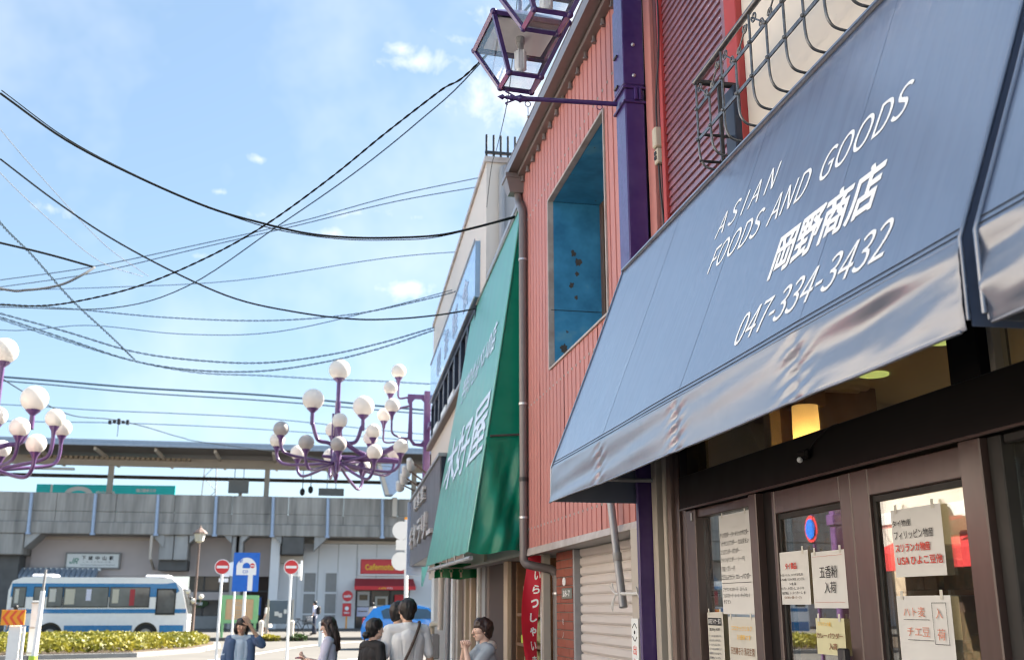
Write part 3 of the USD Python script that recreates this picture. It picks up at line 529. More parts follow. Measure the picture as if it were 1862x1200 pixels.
# ================================================================ purple lamp post with lanterns
lp = T('lantern_post', 'purple steel lamp post with two square lanterns and a banner arm', 'street lamp', (1.92, 5.9, 0))
P(lp, 'post', cat_(bbox(1.85, 1.982, 5.75, 5.95, 3.0, 6.6, .008), bbox(1.85, 1.982, 5.75, 5.785, 0, 2.999, .006)), 'purple_paint'); P(lp, 'sleeve', bbox(1.842, 1.984, 5.742, 5.958, 4.83, 5.45, .006), 'purple_paint')
for z in (5.11, 4.89): P(lp, 'bolt', ball((1.91, 5.738, z), .013, 2, (1, .7, 1)), 'steel', True); P(lp, 'bolt', tube([(1.838, 5.86, z - .02), (1.836, 5.92, z - .02)], .008, 6), 'iron_dark')
P(lp, 'clamp', cat_(bbox(1.835, 1.99, 5.735, 5.965, 4.70, 4.715, .003), bbox(1.835, 1.99, 5.735, 5.965, 4.80, 4.815, .003), bbox(1.905, 1.925, 5.715, 5.738, 4.715, 4.80, .003), bbox(1.935, 1.95, 5.715, 5.738, 4.715, 4.80, .003)), 'purple_paint')
arm = P(lp, 'banner_arm', tube([(1.84, 5.89, 4.757), (1.22, 5.89, 4.735)], .0155, 12), 'purple_paint', True)
P(arm, 'finial', cat_(lathe([(.0, -.09), (.018, -.055), (.006, -.04), (.012, -.03), (.012, -.01), (.022, .0), (.012, .02), (.02, .05), (.028, .06), (.02, .075), (.017, .10)], sides=12)).apply_transform(np.array([[0, 0, 1, 1.135], [0, 1, 0, 5.89], [-1, 0, 0, 4.733], [0, 0, 0, 1.0]])), 'purple_paint', True)
for s in (-1, 1): P(arm, 'scroll_leaf', tube(spline([(1.16, 5.89, 4.733 + s * .012), (1.125, 5.89, 4.733 + s * .03), (1.10, 5.89, 4.733 + s * .042), (1.115, 5.89, 4.733 + s * .05)]), [.005] * 18 + [.003], 6), 'purple_paint', True)
ring = lambda c, R: tube([(c[0] + R * math.cos(a), c[1], c[2] + R * math.sin(a)) for a in np.linspace(0, 2 * math.pi, 20)], .003, 5)
P(arm, 'eye_ring', ring((1.245, 5.89, 4.70), .018), 'purple_paint'); P(arm, 'hook', cat_(tube([(1.245, 5.89, 4.682), (1.246, 5.89, 4.625)], .003, 5), ball((1.246, 5.89, 4.612), .009, 2)), 'steel'); P(arm, 'eye_ring', ring((1.72, 5.89, 4.725), .018), 'purple_paint')
P(lp, 'crown_arm', tube(spline([(1.86, 5.885, 6.3), (1.6, 5.885, 6.55), (1.27, 5.885, 6.6), (1.27, 5.45, 6.55)], 5), .03, 8), 'purple_paint', True); P(lp, 'crown_arm', tube(spline([(1.27, 5.885, 6.6), (1.27, 6.1, 6.6), (1.27, 6.25, 6.5)], 5), .03, 8), 'purple_paint', True)
def lantern(cx, cy, z0, rot):
    b, t, h = .112, .262, .345; c = (cx, cy, 0)
    q = lambda s, z: [(cx + i * s, cy + j * s, z) for i, j in ((-1, -1), (1, -1), (1, 1), (-1, 1))]
    B, Tq = q(b, z0), q(t, z0 + h); ms = []; r = .019
    bar = lambda p0, p1: tube([p0, p1], r, 4)
    for k in range(4): ms += [bar(B[k], B[(k + 1) % 4]), bar(Tq[k], Tq[(k + 1) % 4]), bar(B[k], Tq[k]), ball(B[k], r * 1.25, 1), ball(Tq[k], r * 1.25, 1)]
    L = P(lp, 'lantern', rotz(cat_(*ms), rot, c), 'purple_paint')
    top = q(.02, z0 + h + .20)
    P(L, 'roof', rotz(thick(trimesh.Trimesh(np.array(q(t + .012, z0 + h + .006) + top), [[k, (k + 1) % 4, 4 + (k + 1) % 4] for k in range(4)] + [[k, 4 + (k + 1) % 4, 4 + k] for k in range(4)], process=False), .003), rot, c), 'purple_paint')
    P(L, 'inner_tray', rotz(trimesh.Trimesh(np.array(q(t * .80, z0 + h - .004) + q(t * .80, z0 + h + .002)), [[0, 2, 1], [0, 3, 2], [4, 5, 6], [4, 6, 7]] + [[k, (k + 1) % 4, 4 + (k + 1) % 4] for k in range(4)] + [[k, 4 + (k + 1) % 4, 4 + k] for k in range(4)], process=False), rot, c), 'white_plastic')
    for k in range(4):
        p = np.array([B[k], B[(k + 1) % 4], Tq[(k + 1) % 4], Tq[k]]); m = p.mean(0); p = m + (p - m) * .94
        P(L, 'glass_pane', rotz(thick(trimesh.Trimesh(p, [[0, 1, 2], [0, 2, 3]], process=False), .003), rot, c), 'lantern_glass')
    p = np.array(B); m = p.mean(0); P(L, 'glass_pane', rotz(thick(trimesh.Trimesh(m + (p - m) * .9, [[0, 2, 1], [0, 3, 2]], process=False), .003), rot, c), 'lantern_glass')
    P(L, 'socket', lathe([(.03, z0 + h - .004), (.03, z0 + h - .05), (.024, z0 + h - .055), (.024, z0 + h - .10)], (cx, cy, 0), 14), 'grey_box', 30)
    P(L, 'bulb', cat_(lathe([(.022, z0 + h - .10), (.036, z0 + h - .115), (.038, z0 + h - .20), (.036, z0 + h - .25), (.02, z0 + h - .27), (.001, z0 + h - .275)], (cx, cy, 0), 16), *[tube([(cx + .037 * math.cos(a), cy + .037 * math.sin(a), z0 + h - .11), (cx + .037 * math.cos(a), cy + .037 * math.sin(a), z0 + h - .25)], .006, 5) for a in np.arange(6) * math.pi / 3]), 'clear_bulb', 40)
    P(L, 'hanger', tube([(cx, cy, z0 + h + .19), (cx, cy, 6.55)], .014, 8), 'purple_paint')
lantern(1.27, 6.25, 5.045, 5); lantern(1.275, 5.475, 5.045, 5)
# ================================================================ red corrugated building
rb = T('red_building', 'red corrugated metal building with a deep blue window recess', 'building', (4, 8, 0))
def clad(y0, y1, z0, z1, name='cladding_panel'):
    pts = [(2.03, y0), (2.0, y0)]; y = math.ceil(y0 / .13) * .13
    while y < y1 - .045:
        if y > y0 + .002: pts += [(2.0, y), (2.015, y + .006), (2.015, y + .026), (2.0, y + .032)]
        y += .13
    pts += [(2.0, y1), (2.03, y1)]
    P(rb, name, prism(pts, z1 - z0, (0, 0, z0), (1, 0, 0), (0, 1, 0)), 'cladding_red')
clad(8.565, 9.76, 2.10, 5.86); clad(6.03, 6.725, 2.10, 5.86); clad(6.726, 8.564, 2.10, 3.58); clad(6.726, 8.564, 5.16, 5.86)
P(rb, 'core_wall', cat_(box(2.031, 8, 8.60, 9.74, 2.12, 5.9), box(2.031, 8, 6.02, 6.70, 2.12, 5.9), box(2.55, 8, 6.71, 8.59, 2.12, 5.9), box(2.031, 2.549, 6.71, 8.59, 2.12, 3.55), box(2.031, 2.549, 6.71, 8.59, 5.2, 5.9)), 'iron_dark')
P(rb, 'window_frame', cat_(bbox(1.985, 2.04, 8.55, 8.57, 3.58, 5.16, .003), bbox(1.985, 2.04, 6.72, 6.74, 3.58, 5.16, .003), bbox(1.985, 2.04, 6.741, 8.549, 3.575, 3.595, .003), bbox(1.985, 2.04, 6.741, 8.549, 5.145, 5.165, .003)), 'flashing')
n = {"g": ("geometry", {}), "m1": ("mapping", {"location": (0, 0, 3.1)}), "n": ("noise_texture", {"scale": 3.0, "detail": 6.0, "roughness": .6}), "n2": ("noise_texture", {"scale": 9.0, "detail": 7.0, "roughness": .7}), "r": ("rgb_ramp", {"ramp": [(.3, (.022, .15, .29)), (.55, (.05, .27, .48)), (.75, (.16, .36, .46))]}), "k": ("map_range", {"from_min": .66, "from_max": .70, "clamp": True}), "mx": ("mix_color", {"b": (.075, .05, .035)}), "p": ("principled_bsdf", {"roughness": .42}), "b": ("bump", {"strength": .6, "distance": .004})}
MAT['blue_rusty'] = usdkit.material(stage, '/World/Looks/blue_rusty', n, [("g.position", "m1.vector"), ("m1.vector", "n.vector"), ("m1.vector", "n2.vector"), ("n.fac", "r.fac"), ("n2.fac", "k.value"), ("k.result", "mx.fac"), ("r.color", "mx.a"), ("mx.result", "p.base_color"), ("n2.fac", "b.height"), ("b.normal", "p.normal")], surface="p.BSDF")
rv = P(rb, 'window_recess', cat_(box(2.005, 2.50, 8.551, 8.58, 3.597, 5.143), box(2.005, 2.50, 6.715, 6.739, 3.597, 5.143), box(2.041, 2.50, 6.741, 8.549, 3.57, 3.594), box(2.041, 2.50, 6.741, 8.549, 5.146, 5.17)), 'blue_rusty')
P(rv, 'reveal_joint', box(2.01, 2.49, 8.5485, 8.5505, 4.12, 4.126), 'iron_dark')
for i, (x, z, r) in enumerate(((2.22, 4.66, .03), (2.27, 4.58, .045), (2.25, 4.47, .022), (2.20, 4.36, .03), (2.24, 4.25, .02), (2.12, 3.78, .04), (2.14, 3.72, .025))):
    a = np.linspace(0, 2 * math.pi, 14, endpoint=False); rr = r * (.55 + .7 * RNG.random(14)); P(rv, 'rust_patch', prism([(math.cos(t) * q * .8, math.sin(t) * q) for t, q in zip(a, rr)], .001, (x, 8.5505, z), FX, WZ), 'rust')
P(rb, 'inner_window_frame', cat_(*[bbox(2.47, 2.53, a, b, 3.6, 5.14, .004) for a, b in ((8.44, 8.54), (7.6, 7.68), (6.75, 6.83))], bbox(2.472, 2.528, 6.84, 8.43, 3.6, 3.68, .004), bbox(2.472, 2.528, 6.84, 8.43, 5.06, 5.14, .004)), 'window_wood')
P(rb, 'window_glass', box(2.50, 2.506, 6.82, 8.45, 3.66, 5.08), 'window_dark')
for z in (2.28, 3.42, 5.32):
    for k in range(26):
        y = 6.15 + k * .13 + .08
        P(rb, 'screw', hexa([(1.994, y - .008, z - .008), (1.994, y + .008, z - .008), (1.994, y + .008, z + .008), (1.994, y - .008, z + .008)], [(2.0, y - .01, z - .01), (2.0, y + .01, z - .01), (2.0, y + .01, z + .01), (2.0, y - .01, z + .01)]), 'flashing')
for y in (8.99, 8.08, 7.04): P(rb, 'sheet_lap', box(1.9965, 1.9995, y, y + .012, 2.11, 3.56), 'cladding_red')
# eave, gutter and downpipe
P(rb, 'eave_board', bbox(1.93, 2.03, 5.90, 9.80, 5.86, 5.90, .003), 'gutter_brown')
P(rb, 'gutter', cat_(prism([(1.835, 5.90), (1.828, 5.985), (1.835, 6.0), (1.925, 6.0), (1.93, 5.99), (1.93, 5.905)], 3.95, (0, 9.85, 0), (1, 0, 0), (0, 0, 1)), bbox(1.828, 1.836, 5.90, 9.85, 6.0, 6.012, .003)), 'gutter_brown')
P(rb, 'fascia', bbox(1.931, 2.2, 5.90, 9.80, 5.905, 6.06, .004), 'gutter_brown'); P(rb, 'roof', hexa([(1.90, 5.9, 6.065), (1.9, 9.82, 6.065), (8, 9.82, 6.8), (8, 5.9, 6.8)], [(1.90, 5.9, 6.085), (1.9, 9.82, 6.085), (8, 9.82, 6.83), (8, 5.9, 6.83)]), 'gutter_brown')
for k in range(15): P(rb, 'roof_bolt', cat_(cyl((1.985, 6.15 + k * .25, 5.815), (1.985, 6.15 + k * .25, 5.865), .017, 8), cyl((1.985, 6.15 + k * .25, 5.80), (1.985, 6.15 + k * .25, 5.815), .024, 8)), 'gutter_brown')
P(rb, 'rain_head', cat_(hexa([(1.86, 9.70, 5.70), (2.0, 9.70, 5.70), (2.0, 9.84, 5.70), (1.86, 9.84, 5.70)], [(1.815, 9.66, 5.84), (2.02, 9.66, 5.84), (2.02, 9.88, 5.84), (1.815, 9.88, 5.84)]), bbox(1.805, 2.025, 9.65, 9.89, 5.841, 5.895, .004)), 'gutter_brown')
dp = P(rb, 'downpipe', tube(spline([(1.955, 9.77, 5.72), (1.955, 9.72, 5.6), (1.955, 9.56, 5.45), (1.955, 9.52, 5.3), (1.955, 9.52, 4.5), (1.955, 9.52, 3), (1.955, 9.52, 2.12), (1.965, 9.52, 1.99), (2.02, 9.50, 1.955), (2.18, 9.48, 1.925), (2.235, 9.47, 1.89), (2.255, 9.47, 1.80), (2.255, 9.47, 1.2), (2.255, 9.47, .05)], 6), .040, 14), 'gutter_brown', True)
for z in (4.9, 3.45, 2.38): P(dp, 'pipe_clip', cat_(cyl((1.955, 9.52, z), (1.955, 9.52, z + .018), .045, 14), box(1.96, 2.0, 9.51, 9.53, z + .002, z + .016)), 'steel')
P(dp, 'pipe_clip', cyl((2.255, 9.47, 1.70), (2.255, 9.47, 1.715), .045, 14), 'steel'); P(dp, 'joint_band', cyl((1.955, 9.52, 2.72), (1.955, 9.52, 2.76), .044, 14), 'iron_dark')
P(rb, 'drip_flashing', hexa([(1.975, 6.03, 2.062), (2.02, 6.03, 2.062), (2.02, 6.03, 2.105), (1.988, 6.03, 2.105)], [(1.975, 9.80, 2.035), (2.02, 9.80, 2.035), (2.02, 9.80, 2.105), (1.988, 9.80, 2.105)]), 'flashing')
P(rb, 'soffit', box(2.021, 2.8, 6.03, 9.76, 2.065, 2.10), 'soffit')
P(rb, 'end_flashing', bbox(1.995, 2.06, 9.761, 9.80, 2.11, 5.86, .003), 'navy_panel')
s_ = P(rb, 'shutter', box(2.27, 2.30, 6.3, 8.62, 0, 2.06), 'shutter_cream')
for k in range(27):
    z = .0 + k * .0765
    P(s_, 'shutter_slat', prism([(2.269, z + .004), (2.258, z + .010), (2.250, z + .024), (2.250, z + .062), (2.258, z + .070), (2.269, z + .0725)], 2.31, (0, 8.615, 0), (1, 0, 0), (0, 0, 1)), 'shutter_cream')
P(rb, 'shutter_track', bbox(2.20, 2.30, 8.625, 8.665, 0, 2.06, .003), 'mid_metal')
bp = P(rb, 'brick_pier', box(2.212, 2.5, 8.67, 9.26, 0, 2.062), 'mortar')
for k in range(28):
    z = .004 + k * .0735
    for j, (a, b) in enumerate(((8.672, 8.962), (8.968, 9.258)) if k % 2 else ((8.672, 8.815), (8.821, 9.11), (9.116, 9.258))): P(bp, 'brick', bbox(2.198 + RNG.uniform(0, .002), 2.213, a, b, z, z + .0665, .003), 'brick_red')
np_ = P(rb, 'number_plate', bbox(2.188, 2.197, 8.675, 9.02, 1.655, 1.745, .004), 'plate_olive'); P(np_, 'lettering', text('18-7', (2.1875, 8.975, 1.675), .25, .05, bold=1), 'letter_white')
P(rb, 'small_tag', prism(sg.Point(0, 0).buffer(.035), .006, (2.197, 8.95, 1.80), (0, -1.5, 0), WZ), 'white_plastic')
for k, c in enumerate('宅ノ'): P(rb, 'chalk_mark', text(c, (2.1965, 9.04, 1.44 - k * .11), .05, .05), 'soffit')
P(rb, 'side_post', bbox(2.13, 2.20, 9.50, 9.58, 0, 2.06, .004), 'post_beige'); P(rb, 'side_post', bbox(2.30, 2.36, 9.27, 9.5, 0, 2.06, .004), 'post_brown')
P(rb, 'jamb_post', bbox(1.96, 2.2, 6.125, 6.26, 0, 2.06, .004), 'post_beige'); P(rb, 'jamb_post', bbox(1.985, 2.2, 6.055, 6.124, 0, 2.3, .004), 'frame_dark'); P(rb, 'jamb_post', bbox(1.96, 2.1, 6.025, 6.054, 0, 2.3, .003), 'post_brown'); P(rb, 'jamb_return', box(2.2, 2.5, 6.03, 6.29, 0, 2.06), 'post_beige')
rod = T('awning_rod', 'grey hanging pole tied to the beige post with white string', 'pole', (1.935, 6.42, 1.55))
P(rod, 'tube', tube([(1.93, 6.60, 2.36), (1.935, 6.45, 1.85), (1.938, 6.37, 1.59)], [.025, .025, .027], 12), 'mid_metal', True); P(rod, 'socket', tube([(1.9345, 6.468, 1.92), (1.935, 6.455, 1.87)], .030, 12), 'grey_box', True)
P(rod, 'string_tie', cat_(tube([(1.905, 6.42, 1.668), (1.93, 6.38, 1.672), (1.945, 6.2, 1.668), (1.95, 6.10, 1.67)], .010, 6), *[tube(spline([(1.905, 6.425, 1.668), (1.895, 6.44 + .03 * a, 1.668 + b * .5), (1.89, 6.45 + .04 * a, 1.668 + b)]), .004, 5) for a, b in ((0, .07), (1, .05), (.3, -.07), (.9, -.09), (0, -.10))], *[tube([(1.95, 6.11, 1.67), (1.94, 6.12 - .03 * a, 1.67 + b)], .005, 5) for a, b in ((1, .03), (2, -.02), (.2, .04))]), 'paper')
vs = T('warning_strip', 'narrow white upright notice with red characters and an eye mark', 'notice', (1.955, 6.19, 1.0))
P(vs, 'board', bbox(1.950, 1.958, 6.128, 6.258, .8, 1.525, .002), 'sign_board')
P(vs, 'eye_mark', cat_(tube(spline([(1.9495, 6.235, 1.47), (1.9495, 6.19, 1.495), (1.9495, 6.15, 1.47)]), .003, 5), tube(spline([(1.9495, 6.235, 1.42), (1.9495, 6.19, 1.395), (1.9495, 6.15, 1.42)]), .003, 5), ball((1.949, 6.193, 1.445), .011, 2, (.3, 1, 1))), 'ink_black')
for k, c in enumerate('出入口注意'): P(vs, 'lettering', text(c, (1.9499, 6.225, 1.315 - k * .075), .06, .055, bold=1), 'ink_red')

# ================================================================ green awning and its shop
SL = .0365; fx = lambda y: 2.0 + SL * (y - 9.95)
gs = T('corner_shop', 'old two storey shop behind the green awning with timber sliding front', 'building', (5, 12, 0))
P(gs, 'upper_wall', hexa([(2.03, 9.82, 2.1), (8, 9.82, 2.1), (8, 12.57, 2.1), (2.13, 12.57, 2.1)], [(2.03, 9.82, 5.66), (8, 9.82, 5.66), (8, 12.57, 5.66), (2.13, 12.57, 5.66)]), 'building_grey')
P(gs, 'roof_edge', hexa([(1.98, 9.8, 5.662), (8, 9.8, 5.662), (8, 12.58, 5.662), (2.10, 12.58, 5.662)], [(1.98, 9.8, 5.72), (8, 9.8, 5.72), (8, 12.58, 5.72), (2.1, 12.58, 5.72)]), 'mid_metal')
P(gs, 'ceiling', box(2.05, 6, 9.82, 14.2, 2.07, 2.098), 'soffit')
P(gs, 'tile_pillar', bbox(2.2, 2.6, 11.66, 12.82, 0, 2.07, .01), 'tile_brown'); P(gs, 'timber_post', bbox(2.16, 2.26, 11.42, 11.64, 0, 2.07, .006), 'timber_pale')
for k, (a, b, m, x) in enumerate(((12.84, 13.0, 'post_brown', 2.2), (13.02, 13.25, 'mid_metal', 2.18), (13.27, 13.5, 'post_brown', 2.2), (13.52, 13.60, 'sign_board', 2.17), (13.62, 14.25, 'window_wood', 2.26), (14.27, 14.40, 'timber_pale', 2.2), (14.42, 14.75, 'window_dark', 2.28), (14.77, 14.90, 'timber_pale', 2.2), (14.92, 15.5, 'window_wood', 2.26), (15.52, 15.70, 'post_beige', 2.2), (15.72, 16.1, 'window_wood', 2.24), (16.12, 16.3, 'sign_board', 2.2))): P(gs, 'front_panel', bbox(x, 2.5, a, b, 0, 2.07, .005), m)
P(gs, 'recess_back', box(2.75, 2.8, 9.82, 11.42, 0, 2.068), 'window_wood'); P(gs, 'recess_side', box(2.2, 2.74, 11.36, 11.40, 0, 2.068), 'window_wood')
P(gs, 'party_wall', box(2.4, 2.74, 9.80, 9.84, 0, 2.068), 'post_brown')
shf = T('goods_shelf', 'wooden shop shelf with a carton and bagged goods by the red banner', 'shelf', (2.5, 10.75, 0))
P(shf, 'upright', bbox(2.24, 2.72, 11.28, 11.33, .02, 2.05, .004), 'shelf_wood'); P(shf, 'upright', bbox(2.24, 2.72, 10.05, 10.09, .02, 2.05, .004), 'shelf_wood')
for z in (.55, .88, 1.19, 1.49): P(shf, 'board', bbox(2.24, 2.72, 10.091, 11.279, z, z + .032, .004), 'shelf_wood')
ct = TM('carton', bbox(2.27, 2.6, 10.40, 11.10, 1.523, 1.80, .006), 'cardboard', 'brown cardboard carton with faint red print on the shop shelf', 'box')
P(ct, 'print', cat_(text('寿', (2.2685, 10.80, 1.60), .16, .11, bold=1), text('米菓 手焼', (2.2685, 11.0, 1.735), .5, .03)), 'ink_pale_red')
for k, (y, z, sz) in enumerate(((11.06, 1.223, .24), (10.78, 1.223, .22), (10.5, 1.223, .25), (11.05, .913, .22), (10.75, .913, .24), (10.45, .913, .2))):
    b = bbox(2.29, 2.52, y - .12, y + .12, z, z + sz, .05); b = b.subdivide().subdivide(); b.vertices += .02 * (np.stack([meshkit.noise(b.vertices * 14, s) for s in (1, 2, 3)], -1) - .5)
    TM('snack_bag', b, 'bag_mix', ('crumpled bag with the lime price card, upper of the shelf rows', 'middle crumpled bag on the shelf board under the carton', 'crumpled bag nearest the red banner under the carton', 'bag under the lime price card on the lower board', 'middle bag on the lower board of the shelf', 'lower board bag nearest the red banner')[k], 'bag', 'bags on the shop shelf', smooth=True)
pc = TM('price_card', bbox(2.262, 2.268, 10.92, 11.16, 1.20, 1.30, .002), 'lime_sleeve', 'lime yellow price card in front of the bags', 'card')
fl = T('banner', 'red hanging shop banner with white brush lettering beside the grey post', 'banner', (2.06, 9.56, .4))
def flag(u, v): return np.stack([1.985 + .155 * u * (1 - .25 * np.sin(v * 3.2) ** 2) + .035 * np.sin(v * 7.5) * (1 - u), 9.62 + .03 * np.sin(v * 9 + u * 3), .45 + 1.60 * v], -1)
P(fl, 'cloth', thick(grid(flag, 10, 40), .002), 'nobori_red', True); P(fl, 'pole', cyl((2.145, 9.64, .02), (2.145, 9.64, 2.06), .009, 8), 'white_plastic', True)
for k, c in enumerate('いらっしゃいませ'):
    s, a, b = letters(c, 2, 72); g_ = prism(affinity.affine_transform(s, [.062 / a, 0, 0, .078 / b, 0, 0]), .001)
    v = g_.vertices; q = flag((v[:, 0] + .085) / .155, (1.38 - k * .125 + v[:, 1]) / 1.6); q[:, 1] -= .003 + v[:, 2]; g_.vertices = q; P(fl, 'lettering', g_, 'letter_white')
ga = T('green_awning', 'tall sloping green vinyl awning with white Japanese lettering', 'awning', (1.8, 12, 2.0))
GL = math.hypot(.524, 3.52); GN = np.array([-3.52, 0, .524]) / GL
def gsurf(b, t, off=0.0):
    b, t = np.broadcast_arrays(np.asarray(b, float), np.asarray(t, float)); d = .008 * np.sin(b * 2 * math.pi / .48) * np.clip(1.6 - t, .15, 1) - .012 * np.sin(np.pi * t / GL) + off
    return np.stack([1.466 + .524 * t / GL + GN[0] * d + SL * b, 9.7 + b, 2.08 + 3.52 * t / GL + GN[2] * d + .010 * b * (1 - t / GL)], -1)
P(ga, 'cover_sheet', thick(grid(lambda u, v: gsurf((1 - u) * (5.3 - .85 * v), v * GL), 90, 40), .003), 'green_vinyl', True)
def gtext(t, b0, b1, t0, t1, bold):
    s, a, h = letters(t, bold, 84); s = affinity.affine_transform(s, [(b0 - b1) / a, 0, 0, (t1 - t0) / h, 0, 0]); ms = []
    for gm in getattr(s, 'geoms', [s]): e = trimesh.creation.extrude_polygon(gm.segmentize(.12), .002, engine='earcut'); v = e.vertices; e.vertices = gsurf(b0 - v[:, 0], t0 + v[:, 1], .006 + v[:, 2]); ms.append(e)
    return trimesh.util.concatenate(ms)
P(ga, 'lettering', gtext('木好屋', 4.62, .18, .98, 1.66, 1), 'cloth_sky'); P(ga, 'lettering', gtext('手作りせんべいの店', 3.9, .62, 2.13, 2.48, 1), 'cloth_sky')
def gflap(u, v):   # u: front to wall, v: bottom to top
    z = 2.08 + 3.52 * v; xf = 1.466 + .524 * v; x = xf + (2.0 - xf) * u; k = np.clip((1.08 - (z - 2.08)) / 1.0, 0, 1)
    d = k * (.075 * np.sin(u * 8 + v * 14) * (.4 + .6 * u) + .03 * np.sin(u * 21 - v * 30) * u + .10 * (meshkit.noise(np.stack([x * 7, z * 5, x * 0], -1), 5) - .5)) - .05 * np.exp(-((z - 3.14) / .05) ** 2) * .4
    return np.stack([x, 9.70 + d * .8 + .0 * z, z - .02 * k * np.sin(u * 6)], -1)
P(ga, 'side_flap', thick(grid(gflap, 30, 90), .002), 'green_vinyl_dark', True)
P(ga, 'edge_piping', tube([gsurf(-.005, t, .004) for t in np.linspace(0, GL, 16)], .010, 6), 'green_vinyl', True)
P(ga, 'flap_rod', cyl((1.66, 9.66, 3.165), (1.98, 9.66, 3.19), .011, 8), 'rust', True)
P(ga, 'front_roller', tube([(1.50 + SL * b, 9.75 + b, 2.03 + .01 * b) for b in np.linspace(0, 5.2, 80)], [.020 + .004 * (k % 2) for k in range(80)], 8), 'mid_metal')
for b in np.arange(6) * .85 + .5: P(ga, 'roller_clip', tube([(1.485 + SL * b, 9.7 + b, 2.02), (1.475 + SL * b, 9.7 + b, 2.11)], .010, 6), 'mid_metal')
P(ga, 'top_strip', tube([gsurf(b, GL, .01) for b in np.linspace(0, 4.45, 12)], .014, 6), 'mid_metal')
P(ga, 'end_curtain', thick(grid(lambda u, v: np.stack([1.66 + .62 * u, 13.95 + .03 * np.sin(u * 14) , 1.945 + .20 * v + .012 * np.sin(u * 9) * (1 - v)], -1), 24, 6), .002), 'green_inner', True); P(ga, 'curtain_cord', tube([(1.62, 13.9, 2.075), (2.3, 13.9, 2.085)], .006, 5), 'post_beige')
P(ga, 'corner_tail', thick(grid(lambda u, v: np.stack([1.60 + .07 * u * v, 15.0 - .2 * u, 1.86 + .27 * v], -1), 5, 6), .002), 'green_vinyl', True)
for k, b in enumerate((2.6, 3.1, 3.7)): P(ga, 'clothes_peg', cat_(tube([(1.74 + .13 * k, 13.86, 2.02), (1.745 + .13 * k, 13.86, 1.96)], .013, 5), ring((1.74 + .13 * k, 13.86, 2.04), .022)), 'timber_pale')

# ================================================================ cream corner building with the dark sign
cb = T('cream_building', 'cream three storey corner building with blue sheeting and a ribbed sign', 'building', (5, 17, 0))
q = lambda x0, x1, y0, y1, z0, z1: hexa([(fx(y0) + x0, y0, z0), (x1 if x1 > 4 else fx(y0) + x1, y0, z0), (x1 if x1 > 4 else fx(y1) + x1, y1, z0), (fx(y1) + x0, y1, z0)], [(fx(y0) + x0, y0, z1), (x1 if x1 > 4 else fx(y0) + x1, y0, z1), (x1 if x1 > 4 else fx(y1) + x1, y1, z1), (fx(y1) + x0, y1, z1)])
P(cb, 'wall', q(0, 9, 12.6, 21.2, 5.60, 7.32), 'building_cream'); P(cb, 'wall', q(0, 9, 12.6, 21.2, 2.1, 4.80), 'cream_wall'); P(cb, 'wall_core', q(.12, 9, 12.6, 21.2, 4.801, 5.599), 'building_grey')
P(cb, 'side_wall_panel', box(2.28, 5.5, 12.585, 12.599, 5.73, 7.2), 'building_grey'); P(cb, 'parapet_cap', q(-.03, 9, 12.57, 21.23, 7.321, 7.40), 'flashing')
P(cb, 'pipe', tube(spline([(2.30, 12.55, 5.7), (2.30, 12.55, 6.5), (2.30, 12.55, 7.16), (2.33, 12.55, 7.23), (2.5, 12.55, 7.25), (3.2, 12.55, 7.27)], 5), .045, 10), 'mid_metal', True); P(cb, 'box_vent', bbox(2.44, 2.56, 12.40, 12.58, 7.15, 7.36, .01), 'sign_board')
P(cb, 'blue_sheeting', q(-.07, -.002, 13.2, 20.9, 5.62, 6.42), 'blue_sheet'); P(cb, 'sheeting_frame', cat_(q(-.085, -.071, 13.2, 20.9, 6.42, 6.45), q(-.085, -.071, 13.2, 20.9, 5.60, 5.63)), 'mid_metal')
for k, c in enumerate('喫茶軽食'): P(cb, 'faded_lettering', text(c, (fx(19.3 - k * 1.5) - .073, 19.3 - k * 1.5, 5.78), .8, .46, (SL * -1, -1, 0), WZ, .002, 1), 'pipe_blue')
for k in range(8):
    y0 = 13.5 + k * .95; wn = P(cb, 'window', cat_(q(-.03, .10, y0, y0 + .07, 4.82, 5.59), q(-.03, .10, y0 + .85, y0 + .92, 4.82, 5.59), q(-.03, .10, y0 + .071, y0 + .849, 4.82, 4.88), q(-.03, .10, y0 + .071, y0 + .849, 5.52, 5.59)), 'navy_panel')
    P(wn, 'pane', q(.03, .04, y0 + .07, y0 + .85, 4.88, 5.52), 'window_dark'); P(wn, 'mullion', q(.0, .029, y0 + .44, y0 + .48, 4.881, 5.519), 'mid_metal')
P(cb, 'sill_ledge', q(-.09, .0, 13.2, 21.3, 4.74, 4.80), 'mid_metal'); P(cb, 'ledge_board', q(-.10, .0, 13.2, 21.3, 4.69, 4.739), 'window_wood')
for y in (15.9, 17.2, 18.9): P(cb, 'planter_box', q(-.085, -.01, y, y + .9, 4.80, 4.90), 'sign_board')
P(cb, 'pillar', q(-.02, .35, 19.6, 20.2, 0, 2.1), 'sign_board'); P(cb, 'ground_floor', q(.36, 9, 16.35, 21.2, 0, 2.1), 'building_grey'); P(cb, 'wall_strip', q(.1, .36, 16.35, 16.6, 0, 2.1), 'post_beige'); P(cb, 'wall_strip', q(.15, .36, 17.2, 17.5, 0, 2.1), 'mid_metal')
P(cb, 'conduit', tube(spline([(2.22, 18.9, .2), (2.22, 18.9, 1.15), (2.22, 18.85, 1.27), (2.24, 18.6, 1.30), (2.3, 18.3, 1.30)], 5), .05, 8), 'cream_box', True); P(cb, 'conduit', cyl((2.26, 18.0, 1.2), (2.26, 18.0, 2.1), .05, 10), 'cream_wall', True); P(cb, 'conduit', cyl((2.30, 17.4, 0.1), (2.30, 17.4, 2.1), .05, 10), 'mid_metal', True)
P(cb, 'meter', bbox(2.20, 2.34, 18.7, 19.0, .7, 1.12, .02), 'grey_box')
sgn = T('ribbed_sign', 'dark ribbed sign box with raised white letters on the corner building', 'sign', (1.95, 18, 2.36))
